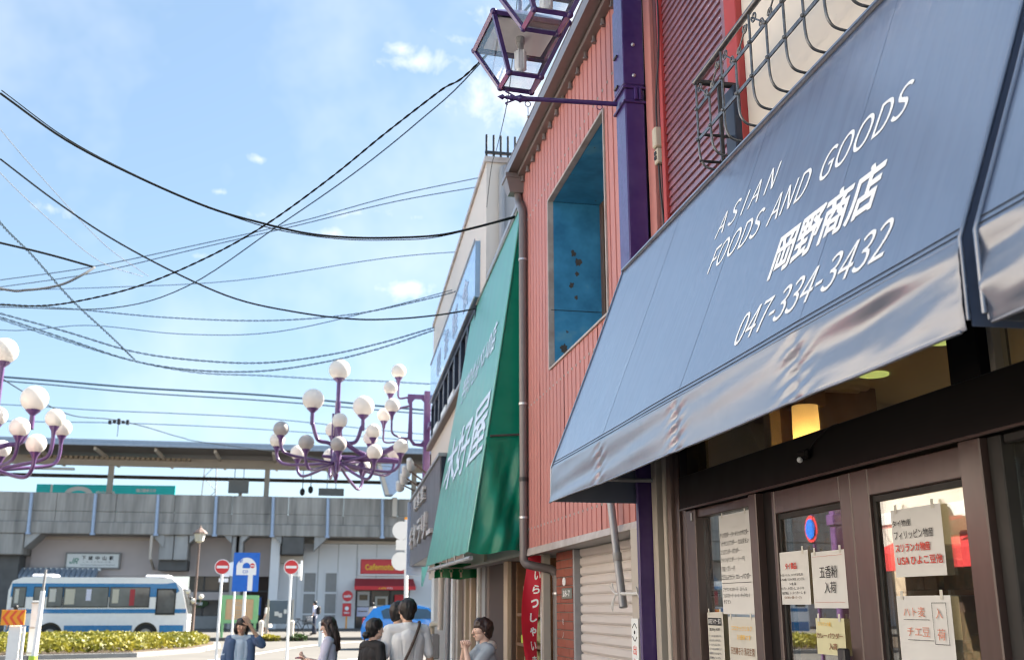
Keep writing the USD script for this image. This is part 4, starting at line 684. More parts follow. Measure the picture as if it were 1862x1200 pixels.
sx = lambda y: 1.75 + SL * (y - 13)
P(sgn, 'box', hexa([(sx(14.8) + .02, 14.8, 2.37), (fx(14.8) - .01, 14.8, 2.37), (fx(21.7) - .01, 21.7, 2.37), (sx(21.7) + .02, 21.7, 2.37)], [(sx(14.8) + .02, 14.8, 3.68), (fx(14.8) - .01, 14.8, 3.68), (fx(21.7) - .01, 21.7, 3.68), (sx(21.7) + .02, 21.7, 3.68)]), 'navy_panel')
for k in range(76):
    y = 14.82 + k * .09; P(sgn, 'rib', hexa([(sx(y), y, 2.36), (sx(y) + .019, y, 2.36), (sx(y) + .019, y + .055, 2.36), (sx(y), y + .055, 2.36)], [(sx(y), y, 3.68), (sx(y) + .019, y, 3.68), (sx(y) + .019, y + .055, 3.68), (sx(y), y + .055, 3.68)]), 'rib_slate')
P(sgn, 'top_cap', hexa([(sx(14.8) - .03, 14.78, 3.681), (fx(14.8), 14.78, 3.681), (fx(21.8), 21.8, 3.681), (sx(21.8) - .03, 21.8, 3.681)], [(sx(14.8) - .03, 14.78, 3.73), (fx(14.8), 14.78, 3.73), (fx(21.8), 21.8, 3.73), (sx(21.8) - .03, 21.8, 3.73)]), 'mid_metal')
P(sgn, 'end_panel', hexa([(sx(21.7) - .06, 21.71, 2.2), (fx(21.7), 21.71, 2.2), (fx(21.7), 21.8, 2.2), (sx(21.7) - .06, 21.8, 2.2)], [(sx(21.7) - .06, 21.71, 3.68), (fx(21.7), 21.71, 3.68), (fx(21.7), 21.8, 3.68), (sx(21.7) - .06, 21.8, 3.68)]), 'pipe_blue')
for k, c in enumerate('ギャラリー'): y = 21.2 - k * 1.15; P(sgn, 'letter', text(c, (sx(y) - .005, y, 2.66), .80, .42 if c != 'ー' else .08, (-SL, -1, 0), WZ, .05, 2), 'soffit')
for k, c in enumerate('喫茶室'): y = 20.0 - k * .95; P(sgn, 'letter', text(c, (sx(y) - .005, y, 3.32), .72, .25, (-SL, -1, 0), WZ, .05, 2), 'soffit')
for k, (x, y, z) in enumerate(((1.627, 17.5, 3.90), (1.635, 18.5, 3.91), (1.686, 19.5, 3.89), (1.684, 20.3, 3.84))):
    s_ = T('spotlight', ('nearest and highest of the white spotlights on rods above the ribbed sign', 'second white spotlight along the ribbed sign', 'third white spotlight along the ribbed sign', 'farthest and lowest white spotlight above the ribbed sign')[k], 'spotlight', (x, y, z), 'spotlights over the ribbed sign')
    P(s_, 'rod', cyl((sx(y) + .05, y, 3.73), (x, y, z + .07), .016, 8), 'post_brown', True); P(s_, 'housing', tube([(x - .02, y - .08, z + .08), (x + .01, y, z + .02), (x + .04, y + .09, z - .03)], [.045, .065, .085], 14), 'sign_board', True); P(s_, 'reflector', tube([(x + .04, y + .09, z - .03), (x + .045, y + .10, z - .035)], [.082, .07], 14), 'steel', True)
rr = T('roof_railing', 'low dark picket railing on the cream building roof', 'railing', (2.6, 12.6, 7.4))
P(rr, 'rail', cat_(box(2.08, 4.2, 12.62, 12.65, 7.46, 7.50)), 'iron_dark')
for k in range(19): P(rr, 'picket', bbox(2.085 + k * .098, 2.113 + k * .098, 12.621, 12.649, 7.40, 7.74, .003), 'iron_dark')
# ================================================================ globe lamps
def globe_lamp(label, globes, hub, extra=()):
    t = T('globe_lamp', label, 'street lamp', (hub[0], hub[1], 0)); hx, hy, hz = hub
    P(t, 'hub', lathe([(.0, -.62), (.03, -.55), (.06, -.46), (.05, -.40), (.10, -.32), (.13, -.22), (.12, -.1), (.07, .05), (.09, .15), (.06, .22)], (hx, hy, hz), 16), 'purple_pale', 40)
    for i, (x, y, z, r) in enumerate(globes):
        dx, dy = x - hx, y - hy; d = math.hypot(dx, dy); sz = z - r
        if d < .15: pts = [(hx, hy, hz + .1), (x, y, (hz + sz) / 2), (x, y, sz - .03)]; rad = .045
        elif i in (1, 2) and r > .2: pts = spline([(hx + dx * .05, hy + dy * .05, hz + .15), (hx + dx * .35, hy + dy * .35, hz + .02 + .2), (hx + dx * .75, hy + dy * .75, hz + .28), (hx + dx * .97, hy + dy * .97, hz + .60), (x, y, sz - .30), (x, y, sz - .03)], 6); rad = .042
        else:
            zl = min(hz - .05, sz - .34); pts = spline([(hx + dx * .08, hy + dy * .08, hz - .2), (hx + dx * .4, hy + dy * .4, hz * .5 + zl * .5 - .12), (hx + dx * .80, hy + dy * .80, zl - .02), (hx + dx * .95, hy + dy * .95, zl + .06), (x, y, zl + .22), (x, y, sz - .03)], 6); rad = .032
        a = P(t, 'arm', tube(pts, rad, 8), 'purple_pale', True); P(a, 'cap', lathe([(.03, sz - .14), (.04, sz - .06), (r * .52, sz + .012), (r * .55, sz + .04)], (x, y, 0), 16), 'purple_pale', 40)
        P(t, 'globe', ball((x, y, z), r, 3), 'globe_grey' if i in GREY else 'globe', True)
    return t
GREY = (5, 7, 9)
A = [(.48, 21.8, 6.45, .225), (-.04, 21.75, 5.78, .225), (1.02, 21.9, 5.70, .225), (.52, 21.3, 5.27, .158), (.40, 22.3, 5.24, .158), (-.65, 21.35, 5.07, .158), (-.74, 22.15, 4.96, .158), (-.13, 20.9, 4.74, .158), (-.31, 22.6, 4.77, .158), (.50, 20.55, 4.67, .158), (.39, 23.0, 4.78, .158), (1.23, 21.6, 5.12, .158), (1.21, 22.3, 5.09, .158), (1.22, 20.8, 4.57, .158), (1.80, 21.45, 4.79, .158), (1.74, 22.4, 4.81, .158), (1.10, 22.8, 4.54, .158)]
gl = globe_lamp('purple many armed globe lamp hung from the corner building bracket', A, (.50, 21.8, 4.66))
P(gl, 'boom', tube([(.2, 21.8, 4.60), (.8, 21.8, 4.57), (1.5, 21.8, 4.55), (1.85, 21.8, 4.53)], [.03, .06, .065, .05], 10), 'purple_pale', True)
P(gl, 'strut', tube(spline([(.55, 21.75, 5.0), (.85, 21.75, 4.75), (1.2, 21.78, 4.60)]), .05, 8), 'purple_pale', True); P(gl, 'strut', tube([(1.2, 21.8, 4.55), (1.95, 21.8, 4.98)], .055, 8), 'purple_pale', True)
P(gl, 'stem_tube', cat_(*[cyl((.48 + dx, 21.78, 4.85), (.48 + dx, 21.78, 5.5), .022, 8) for dx in (-.09, .09)], cyl((.48, 21.8, 4.8), (.48, 21.8, 5.75), .06, 10)), 'purple_pale')
P(gl, 'pendant_finial', lathe([(.0, -.28), (.02, -.2), (.05, -.1), (.09, 0.02), (.03, .1)], (1.02, 21.8, 4.4), 12), 'purple_pale', 30)
fo = sg.box(0, 0, .42, 1.14).buffer(.02); fi = sg.Polygon([(.11, .16), (.17, .10), (.27, .10), (.33, .16), (.33, .97), (.27, 1.03), (.14, 1.03), (.09, .97)]).buffer(.01)
P(gl, 'bracket_frame', prism(sg.Polygon([(.0, .2), (.12, .04), (.42, .0), (.42, 1.14), (-.02, 1.14), (-.02, .98), (.02, .9)]).difference(fi), .05, (1.965, 21.80, 4.83), FX, WZ), 'purple_pale')
P(gl, 'wall_post', bbox(2.30, 2.44, 21.72, 21.86, 3.9, 6.05, .01), 'purple_pale'); P(gl, 'wall_tie', box(2.36, 2.7, 21.2, 21.71, 5.2, 5.3), 'purple_pale')
for i, (x, y, z, r) in enumerate(((1.74, 21.8, 6.47, .158), (1.56, 21.6, 6.06, .15), (1.60, 21.5, 5.66, .158), (1.47, 22.0, 5.54, .15))):
    sz = z - r; e = ((2.12, 21.8, 5.93), (2.0, 21.78, 5.72), (1.98, 21.78, 5.02), (1.96, 21.8, 4.97))[i]
    a = P(gl, 'arm', tube(spline([(x, y, sz - .02), (x, y, sz - .2), (x + .02, y, sz - .42), (x * .5 + e[0] * .5, (y + e[1]) / 2, e[2] * .75 + (sz - .42) * .25 - .02), e], 6), .022, 8), 'purple_pale', True); P(a, 'cap', lathe([(.03, sz - .14), (.04, sz - .06), (r * .52, sz + .012), (r * .55, sz + .04)], (x, y, 0), 16), 'purple_pale', 40); P(gl, 'globe', ball((x, y, z), r, 3), 'globe', True)
GREY = ()
Lg = [(-5.26, 18.5, 5.80, .225), (-4.71, 18.6, 5.01, .225), (-5.72, 18.5, 4.95, .225), (-4.25, 18.2, 4.62, .158), (-4.32, 19.1, 4.60, .155), (-4.60, 17.5, 4.34, .158), (-4.35, 17.6, 4.10, .158), (-5.12, 18.1, 4.61, .158), (-5.38, 19.5, 4.26, .158), (-5.04, 17.3, 3.99, .158), (-6.18, 18.0, 4.37, .158), (-6.31, 19.0, 4.42, .158)]
g2 = globe_lamp('purple globe lamp cut by the left edge of the frame', Lg, (-5.22, 18.5, 3.98))
P(g2, 'boom', tube([(-5.2, 18.5, 3.95), (-6.6, 18.5, 4.0)], .06, 10), 'purple_pale', True); P(g2, 'wall_post', bbox(-6.7, -6.56, 18.43, 18.57, 0, 5.6, .01), 'purple_pale')

# ================================================================ viaduct and station
vd = T('railway_viaduct', 'long stained concrete railway viaduct with pale blue drain pipes', 'viaduct', (0, 72, 0))
XL, XR = -48, 34
for k in range(23):
    x = -47.9 + k * 3.58
    P(vd, 'parapet_panel', cat_(bbox(x, x + 3.56, 70.0, 70.22, 7.36, 8.50, .02), bbox(x, x + 3.56, 70.03, 70.24, 6.71, 7.345, .01)), 'concrete_old')
P(vd, 'edge_girder', bbox(XL, XR, 69.9, 80, 5.95, 6.70, .04), 'concrete_old')
for i, (x0, x1, z0) in enumerate(((-48, -17.35, 4.64), (-.95, .25, 4.79))):
    P(vd, 'beam_block', bbox(x0 + .5 if i == 0 else -1.65, x1 if i == 0 else -.24, 69.95, 72.5, z0, 5.949, .06), 'concrete_old' if i == 0 else 'concrete_dark')
def haunch(x0, x1, c=.55): return prism([(x0, 5.949), (x0 + c, 5.949), (x0, 5.949 - c)], 3, (0, 73, 0), FX, WZ)
for x, c in ((-17.3, .9), (-7.45, .5), (-4.25, .5), (.4, .9)): P(vd, 'haunch', haunch(x, None, c), 'concrete_light')
for x, c in ((-7.5 - 1.5, .8), (-4.83, .5), (-1.70, .5)): P(vd, 'haunch', prism([(x, 5.949), (x - c, 5.949), (x, 5.949 - c)], 3, (0, 73, 0), FX, WZ), 'concrete_light')
for x0, x1 in ((-9.28, -7.52), ): P(vd, 'concrete_box', cat_(bbox(x0, (x0 + x1) / 2 - .02, 70.1, 72, 4.4, 5.949, .04), bbox((x0 + x1) / 2 + .02, x1, 70.1, 72, 4.4, 5.949, .04)), 'concrete_light'); P(vd, 'box_vent', box(x0, x1, 70.4, 72, 3.75, 4.39), 'concrete_dark')
P(vd, 'pier', bbox(-4.80, -4.55, 70.1, 72.1, .15, 5.949, .03), 'concrete_light'); P(vd, 'pier', bbox(-4.35, -4.10, 70.1, 72.1, .15, 5.949, .03), 'concrete_light'); P(vd, 'pier', bbox(-2.35, -1.75, 70.4, 72.1, .15, 5.949, .03), 'panel_white')
P(vd, 'pier', bbox(-19.6, -17.6, 70.5, 72.1, .15, 4.639, .03), 'concrete_dark'); P(vd, 'pier', bbox(12, 14, 70.2, 72.1, .15, 5.949, .03), 'concrete_light')
for xt in (-20.7, -17.14, -13.35, -9.54, -5.935, -2.33, 1.2, 4.78, 8.4, 12.0): P(vd, 'drain_pipe', cat_(cyl((xt - .03, 69.86, 8.45), (xt + .02, 69.80, 5.98), .10, 10), cyl((xt + .02, 69.85, 5.88), (xt + .02, 69.85, 6.0), .16, 10)), 'pipe_blue')
P(vd, 'conduit', cat_(cyl((-9.75, 69.85, 5.9), (-9.75, 69.85, 4.5), .09, 8), cyl((-9.75, 70.1, 4.5), (-9.75, 71.9, 3.9), .09, 8)), 'beam_beige')
P(vd, 'deck', box(XL, XR, 70.3, 95, 6.71, 7.3), 'concrete_dark')
st = T('station_building', 'station frontage of beige tiles and white panels under the viaduct', 'building', (0, 72, 0))
P(st, 'tile_wall', box(-17.3, -2.36, 72, 73, 3.45, 5.94), 'tile_beige'); P(st, 'tile_wall', box(-17.3, -9.0, 72, 73, .15, 3.44), 'tile_beige'); P(st, 'tile_wall', box(-48, -17.31, 72.2, 73, .15, 5.94), 'tile_beige'); P(st, 'tile_wall', box(-8.9, -4.6, 72, 73, 1.95, 2.45), 'tile_beige')
P(st, 'ceiling_trim', bbox(-17.2, -9.3, 71.9, 71.99, 5.70, 5.86, .02), 'beam_beige'); P(st, 'ceiling_trim', bbox(.3, 11, 71.6, 71.79, 5.62, 5.80, .02), 'beam_beige')
P(st, 'entrance', box(-7.5, -4.42, 72.3, 73.4, .15, 3.44), 'black_glass'); P(st, 'entrance', box(-4.40, -2.37, 72.3, 73.4, .15, 3.44), 'wood_dark')
P(st, 'entrance_mullion', cat_(*[box(x, x + .10, 72.2, 72.29, .15, 3.44) for x in (-6.6, -5.6, -4.46, -3.6)], box(-7.5, -2.4, 72.21, 72.28, 2.45, 2.56)), 'dark_metal')
P(st, 'entrance_door', bbox(-3.5, -2.75, 72.1, 72.19, .15, 2.2, .02), 'navy_panel'); P(st, 'door_poster', box(-3.4, -2.85, 72.05, 72.09, 1.0, 2.1), 'sign_blue')
gsn = P(st, 'green_shop_sign', prism(affinity.scale(sg.Point(0, 0).buffer(1), .68, .26), .08, (-6.85, 72.0, 1.72), FX, WZ), 'leaf_green'); P(gsn, 'lettering', text('売店', (-7.15, 71.91, 1.62), .62, .2, FX, bold=2), 'letter_white')
P(st, 'counter', bbox(-7.3, -4.6, 71.6, 72, .15, .95, .03), 'grey_box')
P(st, 'white_wall', box(-1.80, 3.28, 71.8, 73, .15, 5.6), 'panel_white'); P(st, 'white_wall', box(6.9, 30, 71.8, 73, .15, 5.6), 'panel_white'); P(st, 'white_wall', box(3.281, 6.899, 71.8, 73, 2.66, 5.6), 'panel_white'); P(st, 'white_wall', box(-2.34, -1.81, 71.7, 73, .15, 4.78), 'panel_white')
P(st, 'wall_box', bbox(-2.33, -.24, 71.2, 71.69, 4.3, 4.78, .03), 'beam_beige')
for xj in (-.6, .75, 2.05, 3.3, 4.6): P(st, 'panel_joint', box(xj - .02, xj + .02, 71.785, 71.799, .15 if xj < 3 else 2.7, 5.6), 'concrete_light')
for x0, x1 in ((-.12, .62), (1.28, 2.0)):
    w_ = P(st, 'window', cat_(box(x0 - .06, x0, 71.74, 71.8, .4, 3.75), box(x1, x1 + .06, 71.74, 71.8, .4, 3.75), box(x0, x1, 71.74, 71.8, 2.35, 2.47), box(x0, x1, 71.74, 71.8, 1.0, 1.1), box(x0, x1, 71.74, 71.8, 3.69, 3.75)), 'panel_white'); P(w_, 'pane', box(x0, x1, 71.77, 71.79, .4, 3.69), 'grey_box')
sp = T('station_name_sign', 'white station name board with green emblem and black characters', 'sign', (-13.52, 71.9, 3.95))
P(sp, 'board', bbox(-15.1, -11.93, 71.80, 71.99, 3.96, 4.81, .02), 'sign_board'); P(sp, 'frame', cat_(box(-15.2, -11.83, 71.78, 71.99, 4.811, 4.90), box(-15.2, -11.83, 71.78, 71.99, 3.87, 3.959), box(-15.2, -15.101, 71.78, 71.99, 3.96, 4.81), box(-11.929, -11.83, 71.78, 71.99, 3.96, 4.81)), 'grey_box')
P(sp, 'emblem', text('JR', (-14.95, 71.79, 4.18), .52, .36, FX, bold=3, font='Inter', shear=.3), 'logo_green')
for k, c in enumerate('下総中山駅'): P(sp, 'lettering', text(c, (-14.2 + k * .42, 71.79, 4.42), .25, .26, FX, bold=2), 'ink_black')
P(sp, 'lettering', text('しもうさなかやま', (-14.1, 71.79, 4.27), 1.7, .07, FX), 'ink_grey'); P(sp, 'lettering', text('Shimosa-Nakayama Station', (-14.25, 71.79, 4.06), 2.1, .10, FX), 'ink_grey')
tc = T('tiled_canopy', 'low grey scalloped tile canopy at the far left of the station', 'canopy', (-17, 71, 0))
for k in range(36): P(tc, 'roof_tile', tube([(-24.2 + k * .315, 70.7, 3.28), (-24.2 + k * .315, 71.4, 3.78)], .17, 8), 'roof_metal', True)
P(tc, 'ridge', bbox(-24.4, -12.9, 71.3, 71.6, 3.72, 3.9, .03), 'sign_board'); P(tc, 'eave', bbox(-24.4, -12.9, 70.7, 71.3, 3.10, 3.17, .02), 'sign_board')
for x in (-23.5, -20, -16.5, -13.2): P(tc, 'post', cyl((x, 70.9, .15), (x, 70.9, 3.1), .07, 10), 'mid_metal', True)
# red shop
sf = T('red_shop_front', 'small corner shop with a red sign and maroon awning in the white wall', 'shop', (5.2, 71.8, .15))
bs = P(sf, 'sign_board', bbox(3.55, 6.9, 71.55, 71.79, 3.66, 4.60, .02), 'sign_red'); P(bs, 'lettering', text('Cafemoto', (3.85, 71.53, 3.90), 1.9, .40, FX, bold=3), 'ink_gold'); P(bs, 'lettering', text('カフェ', (5.85, 71.53, 3.90), .85, .38, FX, bold=3), 'letter_white')
P(sf, 'sign_frame', cat_(box(3.4, 7.05, 71.6, 71.79, 4.62, 4.72), box(3.4, 7.05, 71.6, 71.79, 3.54, 3.64), box(3.4, 3.53, 71.6, 71.79, 3.641, 4.619)), 'panel_white')
P(sf, 'awning', hexa([(3.2, 71.75, 3.35), (7.1, 71.75, 3.35), (7.1, 71.75, 3.31), (3.2, 71.75, 3.31)], [(3.15, 70.9, 2.84), (7.2, 70.9, 2.84), (7.2, 70.9, 2.80), (3.15, 70.9, 2.80)]), 'awning_maroon'); va = P(sf, 'valance', box(3.15, 7.2, 70.86, 70.90, 2.60, 2.84), 'awning_red'); P(va, 'lettering', text('cafe', (4.75, 70.85, 2.66), .5, .12, FX, bold=2), 'ink_gold'); P(va, 'lettering', text('カフェ', (5.3, 70.85, 2.66), .36, .12, FX, bold=2), 'letter_white')
P(sf, 'interior', box(3.3, 6.88, 72.4, 72.8, .15, 2.65), 'black_glass'); P(sf, 'door_frame', cat_(*[box(x, x + .09, 72.0, 72.1, .15, 2.65) for x in (3.3, 4.3, 5.6, 6.79)]), 'dark_metal'); P(sf, 'counter', bbox(4.4, 6.7, 72.0, 72.35, .15, 1.15, .02), 'awning_maroon')
for k, (x0, x1, z0, z1, m) in enumerate(((3.42, 4.22, 1.55, 2.5, 'paper'), (3.42, 4.2, .9, 1.5, 'cloth_lilac'), (4.6, 5.45, 1.5, 2.2, 'paper_old'), (5.9, 6.5, 1.5, 2.3, 'awning_red'))): P(sf, 'poster', box(x0, x1, 71.95, 71.99, z0, z1), m)
for b_ in ((3.55, 4.1, 1.95, 2.3), (3.5, 4.1, 1.2, 1.26), (4.75, 5.3, 1.62, 2.05)): P(sf, 'poster_print', box(*b_[:2], 71.93, 71.945, *b_[2:]), 'goods_mix')
rs = T('round_red_sign', 'round red sign over a red board on an orange post', 'sign', (2.72, 71.3, .15))
P(rs, 'disc', prism(sg.Point(0, 0).buffer(.34), .08, (2.74, 71.3, 2.22), FX, WZ), 'sign_red'); P(rs, 'lettering', text('cafe', (2.50, 71.21, 2.12), .48, .18, FX, bold=3), 'letter_white'); P(rs, 'backing', box(2.44, 3.04, 71.31, 71.33, 1.78, 1.9), 'sign_board'); P(rs, 'board', bbox(2.44, 3.0, 71.2, 71.3, .92, 1.74, .01), 'sign_red'); P(rs, 'print', cat_(prism(sg.Point(0, 0).buffer(.13), .01, (2.72, 71.19, 1.42), FX, WZ), text('営業中', (2.54, 71.19, 1.08), .36, .12, FX, bold=2)), 'letter_white'); P(rs, 'post', box(2.67, 2.77, 71.25, 71.29, .15, .91), 'sign_orange')
# platform canopy
pcn = T('platform_canopy', 'long grey platform canopy with beige girder and columns above the viaduct', 'canopy', (0, 74, 7.3))
P(pcn, 'roof', hexa([(XL, 69.0, 11.42), (XR, 69.0, 11.42), (XR, 79, 11.9), (XL, 79, 11.9)], [(XL, 69.0, 11.80), (XR, 69.0, 11.80), (XR, 79, 12.3), (XL, 79, 12.3)]), 'roof_metal'); P(pcn, 'roof_edge', bbox(XL, XR, 68.9, 68.99, 11.40, 11.60, .02), 'roof_metal')
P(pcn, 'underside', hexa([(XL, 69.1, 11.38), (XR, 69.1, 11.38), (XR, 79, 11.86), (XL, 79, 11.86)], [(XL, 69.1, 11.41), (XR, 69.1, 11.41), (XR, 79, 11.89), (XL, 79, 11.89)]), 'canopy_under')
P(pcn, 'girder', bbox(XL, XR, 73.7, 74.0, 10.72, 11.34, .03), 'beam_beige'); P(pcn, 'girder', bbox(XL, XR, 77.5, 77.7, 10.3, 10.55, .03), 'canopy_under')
for k in range(22): P(pcn, 'rafter', box(-47 + k * 3.7, -46.85 + k * 3.7, 69.4, 78.5, 11.18, 11.375), 'beam_beige')
for x in (-33.5, -23.3, -13.3, -3.0, 7.2, 17.5): P(pcn, 'column', bbox(x - .17, x + .17, 73.68, 74.02, 7.3, 10.719, .02), 'beam_beige')
P(pcn, 'column', bbox(-5.1, -4.85, 77.5, 77.7, 7.3, 10.29, .02), 'beam_beige')
P(pcn, 'slat_row', cat_(*[bbox(-18.6 + k * .33, -18.4 + k * .33, 73.3, 73.69, 11.12, 11.30, .01) for k in range(32)]), 'timber_pale', kind='stuff')
P(pcn, 'light_tray', bbox(-20, -15.5, 73.0, 73.3, 10.3, 10.45, .02), 'sign_board')
for x0, x1, z0, z1, n_ in ((-5.55, -4.2, 9.05, 9.95, 0), (.55, 2.3, 9.0, 9.5, 1), (9.3, 10.6, 9.0, 9.9, 2)): P(pcn, 'hanging_sign', cat_(bbox(x0, x1, 73.6, 73.9, z0, z1, .02), cyl(((x0 + x1) / 2 - .3, 73.75, z1), ((x0 + x1) / 2 - .3, 73.75, 10.72), .03, 6), cyl(((x0 + x1) / 2 + .3, 73.75, z1), ((x0 + x1) / 2 + .3, 73.75, 10.72), .03, 6)), 'grey_box')
for x in (-.55, .0): P(pcn, 'loudspeaker', cat_(ball((x, 73.4, 9.35 + x * .3), .26, 2, (.7, 1, 1)), cyl((x, 73.4, 9.4), (x, 73.7, 10.7), .03, 6)), 'dark_metal')
tb = T('teal_billboard', 'turquoise billboard with a white oval behind the platform', 'billboard', (-14.6, 80, 8))
P(tb, 'panel', hexa([(-19.4, 80, 7.3), (-9.8, 80, 7.3), (-9.8, 80.2, 7.3), (-19.4, 80.2, 7.3)], [(-19.4, 80, 10.06), (-9.8, 80, 10.14), (-9.8, 80.2, 10.14), (-19.4, 80.2, 10.06)]), 'teal_sign'); P(tb, 'oval', prism(affinity.scale(sg.Point(0, 0).buffer(1), .95, .55), .02, (-16.5, 79.98, 9.4), FX, WZ), 'letter_white'); P(tb, 'oval_inner', prism(affinity.scale(sg.Point(0, 0).buffer(1), .55, .25), .02, (-16.5, 79.95, 9.4), FX, WZ), 'teal_sign'); P(tb, 'lettering', text('中山歯科', (-15.3, 79.98, 9.42), 1.3, .24, FX, bold=3), 'letter_white'); P(tb, 'lettering', text('南口徒歩三分', (-12.55, 79.98, 9.62), 1.4, .26, FX, bold=3), 'letter_white'); P(tb, 'divider', box(-18.45, -18.3, 79.96, 79.999, 8, 10.06), 'letter_white')
py = T('lattice_pylon', 'distant lattice steel pylon seen under the platform canopy', 'pylon', (-14, 160, 0))
P(py, 'lattice', cat_(*[tube([(-14.8 + s * 1.6, 160, 0), (-14.8 + s * .75, 160, 24)], .09, 5) for s in (-1, 1)], *[tube([(-14.8 + (-1) ** k * (1.6 - k * .075), 160, 2 + k * 2), (-14.8 - (-1) ** k * (1.5 - k * .075), 160, 4 + k * 2)], .06, 5) for k in range(10)], *[tube([(-14.8 - (1.55 - k * .15), 160, 4 + k * 4), (-14.8 + (1.55 - k * .15), 160, 4 + k * 4)], .06, 5) for k in range(5)]), 'concrete_light')
eh = T('stair_housing', 'grey blue wedge shaped stair housing hanging by the canopy end', 'housing', (5.4, 69, 8.55))
P(eh, 'shell', prism([(4.25, 10.55), (6.6, 10.6), (6.3, 9.6), (5.3, 8.57), (4.85, 8.6)], 1.6, (0, 69.6, 0), FX, WZ), 'pipe_blue'); P(eh, 'edge_beam', hexa([(4.2, 67.9, 10.55), (4.45, 67.9, 10.55), (5.05, 67.9, 8.55), (4.8, 67.9, 8.55)], [(4.2, 67.99, 10.55), (4.45, 67.99, 10.55), (5.05, 67.99, 8.55), (4.8, 67.99, 8.55)]), 'beam_beige'); P(eh, 'support', box(5.4, 5.7, 69.62, 71, 7.3, 8.56), 'beam_beige'); P(eh, 'joint', box(5.6, 5.68, 67.93, 67.99, 8.8, 10.55), 'mid_metal')

